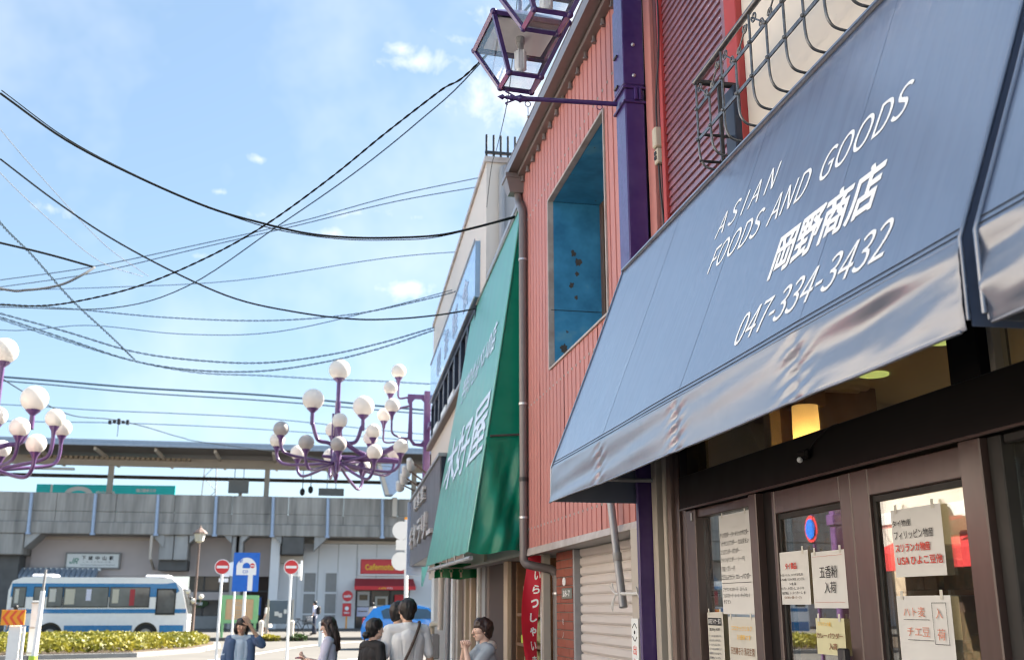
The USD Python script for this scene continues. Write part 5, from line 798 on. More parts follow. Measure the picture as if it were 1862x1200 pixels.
# ================================================================ vehicles
def wheel(t, x, y, r, w=.22):
    k = P(t, 'wheel', rotz(cat_(lathe([(r * .62, -w / 2), (r * .92, -w / 2), (r, -w * .3), (r, w * .3), (r * .92, w / 2), (r * .62, w / 2)], sides=24)).apply_transform(np.array([[1, 0, 0, x], [0, 0, -1, y], [0, 1, 0, r], [0, 0, 0, 1.0]])), 0), 'rubber', 40)
    P(k, 'rim', cat_(cyl((x, y - w * .42, r), (x, y + w * .42, r), r * .63, 20), cyl((x, y - w * .48, r), (x, y + w * .48, r), r * .2, 12)), 'mid_metal', 40)
def make_bus(label):
    t = T('bus', label, 'bus', (0, 0, 0), local=True); L, W, H = 7.25, 2.1, 2.80
    prof = [(-L / 2, .34), (L / 2 - .12, .34), (L / 2, .55), (L / 2 - .02, 1.25), (L / 2 - .32, 2.35), (L / 2 - .75, 2.70), (L / 2 - 1.4, H - .05), (-L / 2 + .5, H - .05), (-L / 2 + .12, H - .2), (-L / 2, 2.2)]
    pl = sg.Polygon(prof).buffer(-.1).buffer(.1)
    for cx in (-1.85, 1.95): pl = pl.difference(sg.Point(cx, .42).buffer(.50))
    P(t, 'body', prism(pl, W, (0, W / 2, 0), FX, WZ), 'bus_white')
    P(t, 'floor_pan', box(-L / 2 + .2, L / 2 - .3, -W / 2 + .12, W / 2 - .12, .36, .95), 'dark_metal')
    for sd in (-1, 1):
        y0, y1 = (-W / 2 - .012, -W / 2 - .001) if sd < 0 else (W / 2 + .001, W / 2 + .012)
        P(t, 'stripe', box(-L / 2 + .05, L / 2 - .08, y0, y1, 1.29, 1.46), 'bus_blue'); P(t, 'skirt_stripe', cat_(box(-L / 2 + .05, -2.4, y0, y1, .36, .80), box(-1.3, 1.4, y0, y1, .36, .80), box(2.5, L / 2 - .15, y0, y1, .36, .80)), 'bus_blue')
        P(t, 'window_band', prism(sg.Polygon([(-L / 2 + .12, 2.50), (L / 2 - 1.0, 2.50), (L / 2 - .60, 2.56), (L / 2 - .42, 2.2), (L / 2 - .55, 2.1), (L / 2 - .95, 2.1), (L / 2 - 1.25, 1.95), (-L / 2 + .1, 1.95)]), .009, (0, y1 if sd > 0 else y0 + .010, 0), FX, WZ), 'bus_blue')
        for a, b in ((-3.42, -2.95), (-2.6, -2.2), (-2.05, -1.5), (-1.42, .32), (.42, 1.98)): w_ = P(t, 'window', box(a - .03, b + .03, y0 - (.006 if sd < 0 else -.0) , y1 + (.006 if sd > 0 else 0), 1.52, 2.36), 'rubber'); P(w_, 'pane', box(a, b, y0 - (.012 if sd < 0 else -.008), y1 + (.012 if sd > 0 else -.008), 1.56, 2.33), 'bus_glass')
        for a, b, z0, m in ((-2.0, -1.75, 1.75, 'paper'), (-1.38, -1.0, 1.65, 'paper_old'), (-.55, -.35, 1.8, 'cloth_lilac'), (.5, .75, 1.7, 'paper_old'), (1.2, 1.4, 1.6, 'awning_maroon'), (-3.35, -3.2, 1.7, 'paper')): P(t, 'window_notice', box(a, b, y0 - (.016 if sd < 0 else -.014), y1 + (.016 if sd > 0 else -.014), z0, 2.27), m)
        d = P(t, 'front_door' if sd > 0 else 'driver_window', box(2.28, 3.08, y0 - .004, y1 + .004, 1.22, 2.30), 'rubber'); P(d, 'pane', prism(sg.Polygon([(2.34, 1.30), (3.03, 1.30), (3.03, 2.1), (2.9, 2.24), (2.34, 2.24)]), .008, (0, y0 - .006 if sd < 0 else y1 + .012, 0), FX, WZ), 'bus_glass')
    P(t, 'windscreen', hexa([(L / 2 - .01, -.95, 1.28), (L / 2 - .01, .95, 1.28), (L / 2 - .30, .9, 2.3), (L / 2 - .30, -.9, 2.3)], [(L / 2 + .015, -.95, 1.28), (L / 2 + .015, .95, 1.28), (L / 2 - .275, .9, 2.3), (L / 2 - .275, -.9, 2.3)]), 'bus_glass')
    P(t, 'roof_unit', cat_(bbox(-2.9, -2.0, -.6, .6, H - .04, H + .10, .06), bbox(1.7, 2.7, -.7, .7, H - .04, H + .08, .06)), 'bus_white')
    for y in (-.8, .8): P(t, 'headlight', bbox(L / 2 - .06, L / 2 + .03, y - .16, y + .16, .75, .95, .03), 'bus_lamp')
    P(t, 'bumper', bbox(L / 2 - .2, L / 2 + .06, -1.0, 1.0, .36, .62, .05), 'bus_white'); P(t, 'mirror', cat_(bbox(L / 2 + .05, L / 2 + .15, -1.22, -1.05, 1.6, 1.95, .03), tube([(L / 2 - .2, -1.0, 2.3), (L / 2 + .1, -1.13, 1.95)], .02, 6)), 'dark_metal')
    for cx in (-1.85, 1.95):
        for y in (-.92, .92): wheel(t, cx, y, .41)
    return t
bus = make_bus('white minibus with blue stripes standing before the station'); UsdGeom.XformCommonAPI(stage.GetPrimAtPath(bus)).SetTranslate(Gf.Vec3d(-8.5, 48.5, 0))
COPY(bus, 'bus', 'second pale bus partly hidden behind the chevron board at far left', 'bus', (-17.2, 51.0, .02), 0)
cr = T('blue_car', 'bright blue hatchback parked near the red shop', 'car', (4.05, 41.5, 0), rz=167)
pr_ = sg.Polygon([(-1.75, .35), (1.75, .35), (1.80, .75), (1.62, 1.0), (1.25, 1.12), (.75, 1.52), (.3, 1.62), (-.9, 1.62), (-1.35, 1.50), (-1.72, 1.02), (-1.80, .7)]).buffer(-.12).buffer(.12)
pr_ = pr_.difference(sg.Point(-1.12, .32).buffer(.36)).difference(sg.Point(1.12, .32).buffer(.36)); pr_ = affinity.scale(pr_, -1, 1, origin=(0, 0))
bm = prism(pr_, 1.56, (0, .78, 0), FX, WZ).subdivide().subdivide(); v = bm.vertices; k = np.clip((v[:, 2] - .95) / .7, 0, 1); v[:, 1] *= 1 - .16 * k - .04 * np.clip(np.abs(v[:, 0]) - 1.2, 0, 1); bm.vertices = v
P(cr, 'body', bm, 'car_blue', 50)
sidew = lambda s, xs: thick(trimesh.Trimesh(np.array([(x, s * (.78 * (1 - .16 * np.clip((z - .95) / .7, 0, 1)) + .004), z) for x, z in xs]), [[0, i, i + 1] if s < 0 else [0, i + 1, i] for i in range(1, len(xs) - 1)], process=False), .004)
for s in (-1, 1):
    P(cr, 'side_window', sidew(s, [(-1.15, 1.12), (-.15, 1.10), (-.15, 1.50), (-.72, 1.47)]), 'car_glass'); P(cr, 'side_window', sidew(s, [(-.05, 1.10), (.95, 1.12), (1.05, 1.40), (.85, 1.50), (-.05, 1.50)]), 'car_glass'); P(cr, 'door_handle', box(-.0, .16, s * .79 - .012, s * .79 + .012, .93, .96), 'car_blue'); P(cr, 'door_seam', cat_(box(-.105, -.095, s * .772 - .012, s * .772 + .012, .42, 1.05), box(1.0, 1.01, s * .772 - .012, s * .772 + .012, .55, 1.05)), 'rubber')
    P(cr, 'headlight', ball((-1.62, s * .58, .82), .14, 2, (1, .9, .8)), 'bus_lamp', True); P(cr, 'tail_light', bbox(1.66, 1.76, s * .62 - .09, s * .62 + .09, .85, 1.15, .03), 'sign_red'); P(cr, 'mirror', ball((-.95, s * .86, 1.12), .09, 2, (.7, 1, .8)), 'car_blue', True)
P(cr, 'windscreen', hexa([(-1.30, -.60, 1.10), (-1.30, .60, 1.10), (-.78, .56, 1.50), (-.78, -.56, 1.50)], [(-1.27, -.60, 1.13), (-1.27, .60, 1.13), (-.75, .56, 1.53), (-.75, -.56, 1.53)]), 'car_glass'); P(cr, 'rear_window', hexa([(1.42, -.55, 1.12), (1.42, .55, 1.12), (1.16, .52, 1.48), (1.16, -.52, 1.48)], [(1.56, -.55, 1.14), (1.56, .55, 1.14), (1.30, .52, 1.50), (1.30, -.52, 1.50)]), 'car_glass')
for cx in (-1.12, 1.12):
    for y in (-.68, .68): wheel(cr, cx, y, .29, .18)

# ================================================================ street furniture of the square
def noentry(label, x, y, zc, first=None):
    t = T('no_entry_sign', label, 'traffic sign', (x, y, 0), group='no entry signs on the square', local=True)
    P(t, 'post', cyl((0, .03, 0), (0, .03, zc + .12), .035, 12), 'white_plastic', True); P(t, 'disc', prism(sg.Point(0, 0).buffer(.205), .006, (0, .002, zc), FX, WZ), 'letter_white'); P(t, 'red_face', prism(sg.Point(0, 0).buffer(.185).difference(sg.box(-.15, -.035, .15, .035)), .002, (0, -.005, zc), FX, WZ), 'sign_red'); P(t, 'clamp', box(-.06, .06, .004, .028, zc - .02, zc + .02), 'steel'); return t
ne = noentry('red and white no entry sign left of the blue route sign', -2.27, 30.0, 2.62)
COPY(ne, 'no_entry_sign', 'red and white no entry sign right of the blue route sign', 'traffic sign', (-.42, 30.0, .01), 0, 'no entry signs on the square')
for i, (x, lab) in enumerate(((-2.02, 'pale round mirror seen from behind between the no entry and blue signs'), (-.20, 'thin white sign edge behind the right no entry sign'))):
    t = T('sign_back', lab, 'traffic sign', (x, 31, 0)); P(t, 'post', cyl((x + .05, 31.05, 0 if i == 0 else 2.3), (x + .05, 31.05, 2.85), .03, 10), 'white_plastic', True)
    if i == 0: P(t, 'plate', prism(sg.Point(0, 0).buffer(.2), .006, (x - .02, 31.0, 2.60), FX, WZ), 'sign_board'); P(t, 'small_plate', cat_(box(x - .36, x - .12, 30.99, 31.0, 2.38, 2.48), box(x - .40, x - .14, 30.99, 31.0, 2.24, 2.34)), 'letter_white')
    else: P(t, 'plate', cat_(box(x - .05, x + .02, 30.8, 31.2, 2.4, 2.75), box(x - .3, x + .05, 30.95, 31.0, 2.42, 2.46)), 'sign_board')
bsg = T('route_sign', 'blue rectangular route sign with a white looping road diagram', 'traffic sign', (-1.63, 30, 0))
P(bsg, 'post', cyl((-1.63, 30.03, 0), (-1.63, 30.03, 2.6), .04, 12), 'white_plastic', True); P(bsg, 'panel', prism(sg.box(-.33, 0, .33, 1.0).buffer(.02), .012, (-1.63, 29.99, 1.99), FX, WZ), 'sign_blue')
loop = sg.box(-.26, .42, .27, .62).union(sg.Point(-.0, .62).buffer(.265).intersection(sg.box(-.3, .6, .3, 1))).union(sg.box(.06, 0, .19, .5)).difference(sg.box(-.10, .60, .10, .65).union(sg.Point(0, .65).buffer(.10).intersection(sg.box(-.2, .65, .2, 1))))
P(bsg, 'diagram', prism(loop, .002, (-1.63, 29.976, 1.99), FX, WZ), 'letter_white'); P(bsg, 'lettering', text('駅', (-1.83, 29.973, 2.74), .10, .10, FX, bold=1), 'sign_blue'); P(bsg, 'lettering', text('CD', (-1.72, 29.973, 2.46), .14, .08, FX, bold=1), 'sign_blue'); P(bsg, 'small_mark', prism(sg.Point(0, 0).buffer(.065).difference(sg.box(-.05, -.014, .05, .014)), .002, (-1.47, 29.973, 2.66), FX, WZ), 'sign_red')
ch = T('chevron_board', 'orange chevron board with red left arrows on a white stand', 'traffic sign', (-6.95, 28, 0))
P(ch, 'board', bbox(-7.24, -6.70, 27.97, 28.0, 1.14, 1.50, .004), 'sign_orange'); P(ch, 'stand', cat_(bbox(-7.05, -6.78, 28.02, 28.12, 0, 1.13, .01), bbox(-6.74, -6.68, 28.03, 28.09, 0, 1.10, .005)), 'white_plastic')
for k in range(3): P(ch, 'chevron', prism([(-.0, .18), (.12, .35), (.19, .35), (.07, .18), (.19, .01), (.12, .01)], .002, (-7.22 + k * .165, 27.968, 1.14), FX, WZ), 'sign_orange_red')
wp = T('white_post', 'tall white post with a lime sleeve at its foot', 'post', (-6.33, 28, 0)); P(wp, 'post', cyl((-6.42, 28, 0), (-6.36, 28, 1.95), .055, 12), 'white_plastic', True); P(wp, 'upper_pole', cyl((-6.36, 28, 1.9), (-6.35, 28, 2.46), .03, 8), 'grey_box', True); P(wp, 'sleeve', cyl((-6.42, 28, 0), (-6.415, 28, .42), .10, 12), 'lime_sleeve', True)
bb = T('back_board', 'pale panel seen from behind beside the tall white post', 'sign', (-6.62, 28.6, 0)); P(bb, 'panel', bbox(-6.72, -6.45, 28.6, 28.63, .4, 1.72, .01), 'sign_board'); P(bb, 'batten', cat_(*[box(-6.73, -6.44, 28.57, 28.599, z, z + .03) for z in (.45, 1.05, 1.65)]), 'post_beige'); P(bb, 'legs', cat_(box(-6.70, -6.66, 28.61, 28.65, 0, .41), box(-6.51, -6.47, 28.61, 28.65, 0, .41)), 'dark_metal')
fl_ = T('plaza_lamp', 'slim brown lamp post with a lantern head and small globes', 'street lamp', (-4.4, 45, 0))
P(fl_, 'post', tube([(-4.42, 45, 0), (-4.42, 45, .9), (-4.40, 45, 2.2), (-4.39, 45, 4.1)], [.09, .075, .055, .045], 10), 'post_brown', True); P(fl_, 'lantern', lathe([(.04, 4.08), (.17, 4.16), (.23, 4.46), (.21, 4.47)], (-4.39, 45, 0), 8), 'paper_old'); P(fl_, 'hood', lathe([(.30, 4.46), (.28, 4.52), (.05, 4.70), (.02, 4.80), (.0, 4.81)], (-4.39, 45, 0), 8), 'post_brown')
for dx, z in ((-.28, 2.15), (.25, 1.95), (-.05, 1.78)): P(fl_, 'small_globe', ball((-4.4 + dx, 44.95, z), .10, 2), 'globe', True); P(fl_, 'small_arm', tube(spline([(-4.41, 45, z - .3), (-4.4 + dx * .7, 44.97, z - .3), (-4.4 + dx, 44.95, z - .1)]), .02, 6), 'post_brown')
mbd = T('map_board', 'green framed notice board with a tan map', 'notice board', (-2.95, 52.6, 0)); fr_ = sg.box(-3.72, .8, -2.15, 1.97).buffer(.06)
P(mbd, 'frame', prism(fr_.difference(sg.box(-3.55, .9, -2.32, 1.84)), .08, (0, 52.6, .05), (1.04, 0, 0), WZ), 'notice_green'); P(mbd, 'map', box(-3.70, -2.41, 52.55, 52.57, .95, 1.89), 'notice_tan'); P(mbd, 'leg', box(-3.86, -3.74, 52.53, 52.6, .15, .9), 'notice_green'); P(mbd, 'leg', box(-2.36, -2.24, 52.53, 52.6, .15, .9), 'notice_green')
P(mbd, 'map_print', cat_(*[box(-3.6 + RNG.uniform(0, .9), -3.3 + RNG.uniform(0, .9), 52.54, 52.549, z, z + .03) for z in np.arange(1.0, 1.8, .12)]), 'post_beige')
nb = T('slate_board', 'slate grey board with white papers near the pedestrians', 'notice board', (-1.2, 53, 0)); P(nb, 'panel', bbox(-1.68, -.62, 53, 53.06, .75, 1.85, .02), 'notice_slate'); P(nb, 'leg', box(-1.78, -1.69, 52.98, 53.06, .15, 1.9), 'post_beige'); P(nb, 'leg', box(-.61, -.52, 52.98, 53.06, .15, 1.9), 'post_beige')
for x, z, w_ in ((-1.42, 1.12, .2), (-1.22, 1.05, .16), (-.98, 1.22, .14)): P(nb, 'paper', box(x, x + w_, 52.97, 52.995, z, z + .2), 'paper')
mp = T('mirror_pole', 'white traffic pole with round signs seen from behind', 'traffic sign', (2.47, 27, 0)); P(mp, 'post', cyl((2.54, 27.05, 0), (2.47, 27.05, 3.75), .05, 12), 'white_plastic', True)
for dx, z, r in ((-.13, 3.46, .23), (-.13, 2.69, .23)): P(mp, 'disc', prism(sg.Point(0, 0).buffer(r), .01, (2.47 + dx, 27, z), FX, WZ), 'sign_board')
P(mp, 'plate', prism(sg.box(-.18, -.1, .12, .1).buffer(.03), .01, (2.42, 27, 3.10), FX, WZ), 'sign_board'); P(mp, 'cap', cyl((2.468, 27.05, 3.74), (2.468, 27.05, 3.80), .055, 12), 'sign_orange')
bk = T('bicycle', 'parked dark bicycle beside the slate board', 'bicycle', (-.2, 54, .15))
for cx in (-.35, .45): P(bk, 'wheel', tube([(cx + .3 * math.cos(a) - .2, 54, .47 + .3 * math.sin(a)) for a in np.linspace(0, 2 * math.pi, 24)], .022, 5), 'rubber')
P(bk, 'frame', cat_(*[tube([a, b], .02, 6) for a, b in (((-.55, 54, .47), (-.3, 54, .9)), ((-.3, 54, .9), (.1, 54, .85)), ((-.3, 54, .85), (-.05, 54, .45)), ((-.05, 54, .45), (.1, 54, .95)), ((.1, 54, .9), (.25, 54, .47)), ((-.55, 54, .47), (-.05, 54, .45)))]), 'dark_metal'); P(bk, 'saddle', bbox(-.42, -.18, 53.95, 54.05, .93, .99, .02), 'rubber'); P(bk, 'handlebar', tube([(.08, 53.75, 1.08), (.12, 54, 1.02), (.08, 54.25, 1.08)], .016, 6), 'mid_metal'); P(bk, 'basket', bbox(.14, .4, 53.85, 54.15, .85, 1.08, .02), 'mid_metal')
for i, (x, y, h, l) in enumerate(((.70, 44, 1.0, 'white bollard behind the phone user'), (-1.95, 51.2, .95, 'pale bollard between the map board and slate board'), (-.55, 51.2, .95, 'cream bollard at the foot of the slate board'))): TM('bollard', lathe([(.10, 0), (.10, h * .8), (.12, h * .82), (.11, h * .95), (.0, h)], (x, y, .0), 14), 'sign_board' if i == 0 else 'cream_wall', l, 'bollard', smooth=40)

# ================================================================ planted island and kerbs
isl = [(-30, 34.8), (-12, 34.6), (-9, 34.9), (-5.2, 36.3), (-3.6, 39.5), (-3.15, 43.5), (-3.4, 46), (-5, 47), (-30, 47)]
TM('traffic_island', prism(sg.Polygon(isl), .14), 'kerb_stone', 'kerbed traffic island under the clipped hedge', 'traffic island', kind='structure'); TM('island_soil', prism(sg.Polygon(isl).buffer(-.25), .03, (0, 0, .14)), 'soil', 'dark soil of the planted island', 'soil', kind='structure')
def hedge(label, poly, h, n, seed, m='leaf_yellow', size=.085, name='clipped_hedge', z0=.15):
    r = np.random.default_rng(seed); a, b, c, d = poly.bounds; pts = []
    while len(pts) < n:
        p = np.stack([r.uniform(a, c, 4000), r.uniform(b, d, 4000)], 1); ok = shapely.contains_xy(poly, p[:, 0], p[:, 1]); pts += list(p[ok])
    p = np.array(pts[:n]); e = np.array([poly.exterior.distance(sg.Point(*k)) for k in p]) if n < 40000 else 1
    hh = h * (.55 + .45 * np.clip(e / .5, 0, 1)) * (.78 + .45 * meshkit.fbm(np.stack([p[:, 0] * .9, p[:, 1] * .9, p[:, 0] * 0], -1), 3, seed)); z = z0 + hh * (1 - r.random(n) ** 2.2 * .95)
    c0 = np.stack([p[:, 0], p[:, 1], z], -1); u = r.normal(size=(n, 3)); u /= np.linalg.norm(u, axis=1, keepdims=True); w = np.cross(u, r.normal(size=(n, 3))); w /= np.linalg.norm(w, axis=1, keepdims=True); s = size * r.uniform(.6, 1.3, (n, 1))
    v = np.stack([c0 - u * s, c0 + w * s * .5, c0 + u * s, c0 - w * s * .5], 1).reshape(-1, 3); i = np.arange(n)[:, None] * 4
    t = T(name, label, 'hedge', (0, 0, 0)); P(t, 'leaves', trimesh.Trimesh(v, np.vstack([np.hstack([i, i + 1, i + 2]), np.hstack([i, i + 2, i + 3])]), process=False), m)
    P(t, 'branches', cat_(*[tube([(x, y, z0 - .02), (x + .1 * math.cos(k), y + .1 * math.sin(k), z0 + h * .5)], .012, 4) for k, (x, y) in enumerate(p[::max(1, n // 120)])]), 'wood_dark'); return t
hedge('yellow green clipped hedge on the traffic island', sg.Polygon(isl).buffer(-.45).intersection(sg.box(-16, 30, 0, 50)), .40, 26000, 3)
for i, (x, y, l) in enumerate(((-1.55, 51.4, 'small yellow shrub by the left foot of the slate board'), (-.3, 51.4, 'small green shrub by the right foot of the slate board'))): hedge(l, sg.Point(x, y).buffer(.5), .32, 500, 20 + i, 'leaf_yellow' if i == 0 else 'leaf_green', .08, 'small_shrub', .0)

# ================================================================ opposite side of the street (outside the frame, seen in the shop glass)
ob = T('opposite_shop', 'grey shop across the street reflected in the doors, with red awning', 'building', (-8, 13, 0))
P(ob, 'wall', box(-12, -5.6, 8, 16.6, 2.4, 7), 'building_cream'); P(ob, 'ground_floor', box(-12, -6.4, 8, 16.6, 0, 2.39), 'window_wood'); P(ob, 'awning', hexa([(-5.6, 12.2, 2.64), (-5.6, 16.0, 2.64), (-5.6, 16.0, 2.6), (-5.6, 12.2, 2.6)], [(-5.05, 12.2, 2.40), (-5.05, 16.0, 2.40), (-5.05, 16.0, 2.13), (-5.05, 12.2, 2.13)]), 'awning_red'); P(ob, 'lamp_rail', bbox(-5.45, -5.2, 11, 16.2, 2.84, 3.06, .03), 'sign_board')
for y in (13.1, 13.83, 14.63): P(ob, 'flood_lamp', bbox(-5.19, -5.0, y, y + .2, 2.78, 3.05, .04), 'white_plastic')
for k in range(8): P(ob, 'display_card', box(-6.39, -6.36, 11 + k * .7, 11.5 + k * .7, .5 + .3 * (k % 3), 1.5 + .3 * (k % 2)), ('paper', 'awning_red', 'goods_mix', 'leaf_green')[k % 4])
P(ob, 'shop_pillar', box(-6.38, -5.8, 16.2, 16.6, 0, 2.39), 'timber_pale')
oc = T('opposite_building', 'pale building across the street outside the frame', 'building', (-9, 2, 0)); P(oc, 'wall', box(-13, -6.2, -6, 7.9, 0, 6), 'building_cream'); P(oc, 'window', box(-6.19, -6.15, 1, 4, 1, 2.3), 'window_dark')
os_ = T('opposite_lamp_post', 'purple lamp post across the street, reflected in the shop door', 'street lamp', (-5.05, 17.0, 0)); P(os_, 'post', bbox(-5.14, -4.98, 16.9, 17.1, 0, 6.0, .02), 'purple_pale'); P(os_, 'collar', cat_(bbox(-5.18, -4.94, 16.86, 17.14, 2.95, 3.15, .02), bbox(-5.18, -4.94, 16.86, 17.14, .0, .5, .02)), 'purple_pale')
npk = T('no_parking_sign', 'round blue no parking sign across the street, reflected in the door', 'traffic sign', (-5, 17.3, 0)); P(npk, 'post', cyl((-5.03, 17.78, 0), (-5.03, 17.78, 3.3), .035, 10), 'purple_pale', True); P(npk, 'disc', prism(sg.Point(0, 0).buffer(.24), .008, (-4.97, 17.78, 2.95), WX, WZ), 'sign_red'); P(npk, 'face', prism(sg.Point(0, 0).buffer(.18), .004, (-4.955, 17.78, 2.95), (0, 1, 0), WZ), 'sign_blue')

# ================================================================ overhead cables
W = dict(
w1=([(-2.93,9.2,6.07),(-2.34,9.26,5.69),(-1.71,9.32,5.41),(-1.06,9.38,5.18),(-.56,9.44,5.08),(-.14,9.5,5.03),(.27,9.56,5.04),(.70,9.62,5.09),(1.14,9.68,5.17),(1.54,9.74,5.31),(1.93,9.80,5.47)], .011, 'cable', 'thick upper black cable sagging to the green awning top'),
w1b=([(-2.93,9.22,6.11),(-2.34,9.28,5.715),(-1.71,9.34,5.425),(-1.06,9.40,5.19),(-.56,9.46,5.06),(-.14,9.52,5.02),(.27,9.58,5.025),(.70,9.64,5.075),(1.14,9.70,5.16),(1.93,9.82,5.46)], .005, 'cable', 'thin wire wound along the thick upper black cable'),
w2=([(-3.88,12.5,6.81),(-3.22,12.58,6.35),(-2.56,12.66,5.95),(-1.77,12.73,5.57),(-1.03,12.81,5.30),(-.28,12.89,5.19),(.41,12.97,5.16),(.98,13.04,5.21),(1.57,13.12,5.32),(2.05,13.2,5.45)], .011, 'cable', 'long black cable sagging below the thick one to the blue sheeting'),
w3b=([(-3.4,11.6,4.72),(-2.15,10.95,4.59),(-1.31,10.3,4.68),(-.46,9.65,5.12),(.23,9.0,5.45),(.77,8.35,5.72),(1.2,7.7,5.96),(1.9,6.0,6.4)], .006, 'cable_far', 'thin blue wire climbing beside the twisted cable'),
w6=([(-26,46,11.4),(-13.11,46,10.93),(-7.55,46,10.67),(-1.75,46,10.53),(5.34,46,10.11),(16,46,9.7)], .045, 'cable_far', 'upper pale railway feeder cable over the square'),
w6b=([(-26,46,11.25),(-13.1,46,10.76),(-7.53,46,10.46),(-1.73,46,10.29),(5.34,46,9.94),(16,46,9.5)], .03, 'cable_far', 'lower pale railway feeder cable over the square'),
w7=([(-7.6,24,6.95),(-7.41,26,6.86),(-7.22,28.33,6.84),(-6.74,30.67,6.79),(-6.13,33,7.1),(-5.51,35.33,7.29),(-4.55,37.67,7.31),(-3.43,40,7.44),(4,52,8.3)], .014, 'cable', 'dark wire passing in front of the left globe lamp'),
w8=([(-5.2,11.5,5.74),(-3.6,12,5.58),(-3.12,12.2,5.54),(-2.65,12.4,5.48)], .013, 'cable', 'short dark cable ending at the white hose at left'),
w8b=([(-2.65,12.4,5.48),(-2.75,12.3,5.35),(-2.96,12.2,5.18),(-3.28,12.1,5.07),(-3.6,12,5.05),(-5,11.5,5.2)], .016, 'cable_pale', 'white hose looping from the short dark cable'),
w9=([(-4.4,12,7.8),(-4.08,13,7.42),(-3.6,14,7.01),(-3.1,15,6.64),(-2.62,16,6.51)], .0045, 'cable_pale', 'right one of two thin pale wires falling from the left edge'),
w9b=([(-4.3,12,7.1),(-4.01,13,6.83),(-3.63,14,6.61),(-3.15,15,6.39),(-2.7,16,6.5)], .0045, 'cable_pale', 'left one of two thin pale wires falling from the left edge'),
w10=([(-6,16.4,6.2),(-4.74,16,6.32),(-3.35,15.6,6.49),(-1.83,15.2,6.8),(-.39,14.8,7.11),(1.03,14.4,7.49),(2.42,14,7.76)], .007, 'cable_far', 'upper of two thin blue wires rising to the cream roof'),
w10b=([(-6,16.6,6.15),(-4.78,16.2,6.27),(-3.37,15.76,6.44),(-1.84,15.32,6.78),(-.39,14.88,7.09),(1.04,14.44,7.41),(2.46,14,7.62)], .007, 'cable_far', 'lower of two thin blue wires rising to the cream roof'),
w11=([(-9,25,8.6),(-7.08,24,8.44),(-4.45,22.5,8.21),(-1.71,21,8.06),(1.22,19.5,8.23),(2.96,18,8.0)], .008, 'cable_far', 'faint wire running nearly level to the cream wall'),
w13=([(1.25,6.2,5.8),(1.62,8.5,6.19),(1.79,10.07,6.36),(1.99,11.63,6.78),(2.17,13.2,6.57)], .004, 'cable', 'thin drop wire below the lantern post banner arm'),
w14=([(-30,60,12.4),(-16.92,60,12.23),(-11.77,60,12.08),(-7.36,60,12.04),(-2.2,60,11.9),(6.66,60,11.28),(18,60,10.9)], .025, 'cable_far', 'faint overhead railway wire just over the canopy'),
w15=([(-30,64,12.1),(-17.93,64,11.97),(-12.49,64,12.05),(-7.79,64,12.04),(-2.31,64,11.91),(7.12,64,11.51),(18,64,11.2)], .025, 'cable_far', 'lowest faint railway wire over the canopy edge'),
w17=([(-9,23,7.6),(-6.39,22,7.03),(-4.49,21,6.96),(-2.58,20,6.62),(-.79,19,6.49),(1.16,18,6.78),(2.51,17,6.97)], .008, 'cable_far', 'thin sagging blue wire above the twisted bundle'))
for p, r, m, l in W.values(): TM('overhead_cable', tube(spline(p, 6), r, 6), m, l, 'cable', smooth=True)
def twisted(p, r, R, pitch, m, label, strands=2):
    c = spline(p, 40); L = np.concatenate([[0], np.cumsum(np.linalg.norm(np.diff(c, axis=0), axis=1))]); n = int(L[-1] / pitch * 8); s = np.linspace(0, L[-1], n); c = np.stack([np.interp(s, L, c[:, k]) for k in range(3)], -1); _, t, a, b = frames(c); ms = []
    for k in range(strands): ph = s / pitch * 2 * math.pi + k * 2 * math.pi / strands; ms.append(tube(c + R * (np.cos(ph)[:, None] * a + np.sin(ph)[:, None] * b), r, 5))
    TM('twisted_cable', cat_(*ms), m, label, 'cable', smooth=True)
twisted([(-3.6,11.3,4.62),(-3.23,11,4.58),(-2.81,10.61,4.48),(-2.36,10.22,4.43),(-1.7,9.83,4.51),(-1.08,9.44,4.69),(-.53,9.06,4.92),(.03,8.67,5.26),(.48,8.28,5.55),(.91,7.89,5.8),(1.17,7.5,5.87),(1.88,6.0,6.3)], .0055, .0045, .20, 'cable', 'twisted dark cable climbing from left to the lantern post')
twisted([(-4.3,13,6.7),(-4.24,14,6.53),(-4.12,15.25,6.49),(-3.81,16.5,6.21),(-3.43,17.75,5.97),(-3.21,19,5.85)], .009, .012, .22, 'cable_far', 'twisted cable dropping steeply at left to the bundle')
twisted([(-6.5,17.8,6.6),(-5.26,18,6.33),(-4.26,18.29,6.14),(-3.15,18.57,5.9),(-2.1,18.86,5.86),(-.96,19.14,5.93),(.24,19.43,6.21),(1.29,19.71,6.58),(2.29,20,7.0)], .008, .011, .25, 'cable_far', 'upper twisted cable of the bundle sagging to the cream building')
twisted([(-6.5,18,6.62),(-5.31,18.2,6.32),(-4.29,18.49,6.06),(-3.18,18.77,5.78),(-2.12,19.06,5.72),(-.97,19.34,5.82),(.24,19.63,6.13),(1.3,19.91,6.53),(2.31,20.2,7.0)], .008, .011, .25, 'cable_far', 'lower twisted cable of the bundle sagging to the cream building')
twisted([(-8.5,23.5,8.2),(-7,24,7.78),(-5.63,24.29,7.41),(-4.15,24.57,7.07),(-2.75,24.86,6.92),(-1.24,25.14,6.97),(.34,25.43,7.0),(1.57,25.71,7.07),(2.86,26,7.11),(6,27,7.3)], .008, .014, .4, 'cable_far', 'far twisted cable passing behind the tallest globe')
twisted([(-7,20.5,7.2),(-5.87,20,7.04),(-4.45,19.33,6.83),(-2.71,18.67,6.58),(-.95,18,6.43),(.55,17.33,6.44),(1.8,16.67,6.6),(2.63,16,6.71)], .006, .009, .25, 'cable_far', 'pale twisted cable sagging level with the blue sheeting')
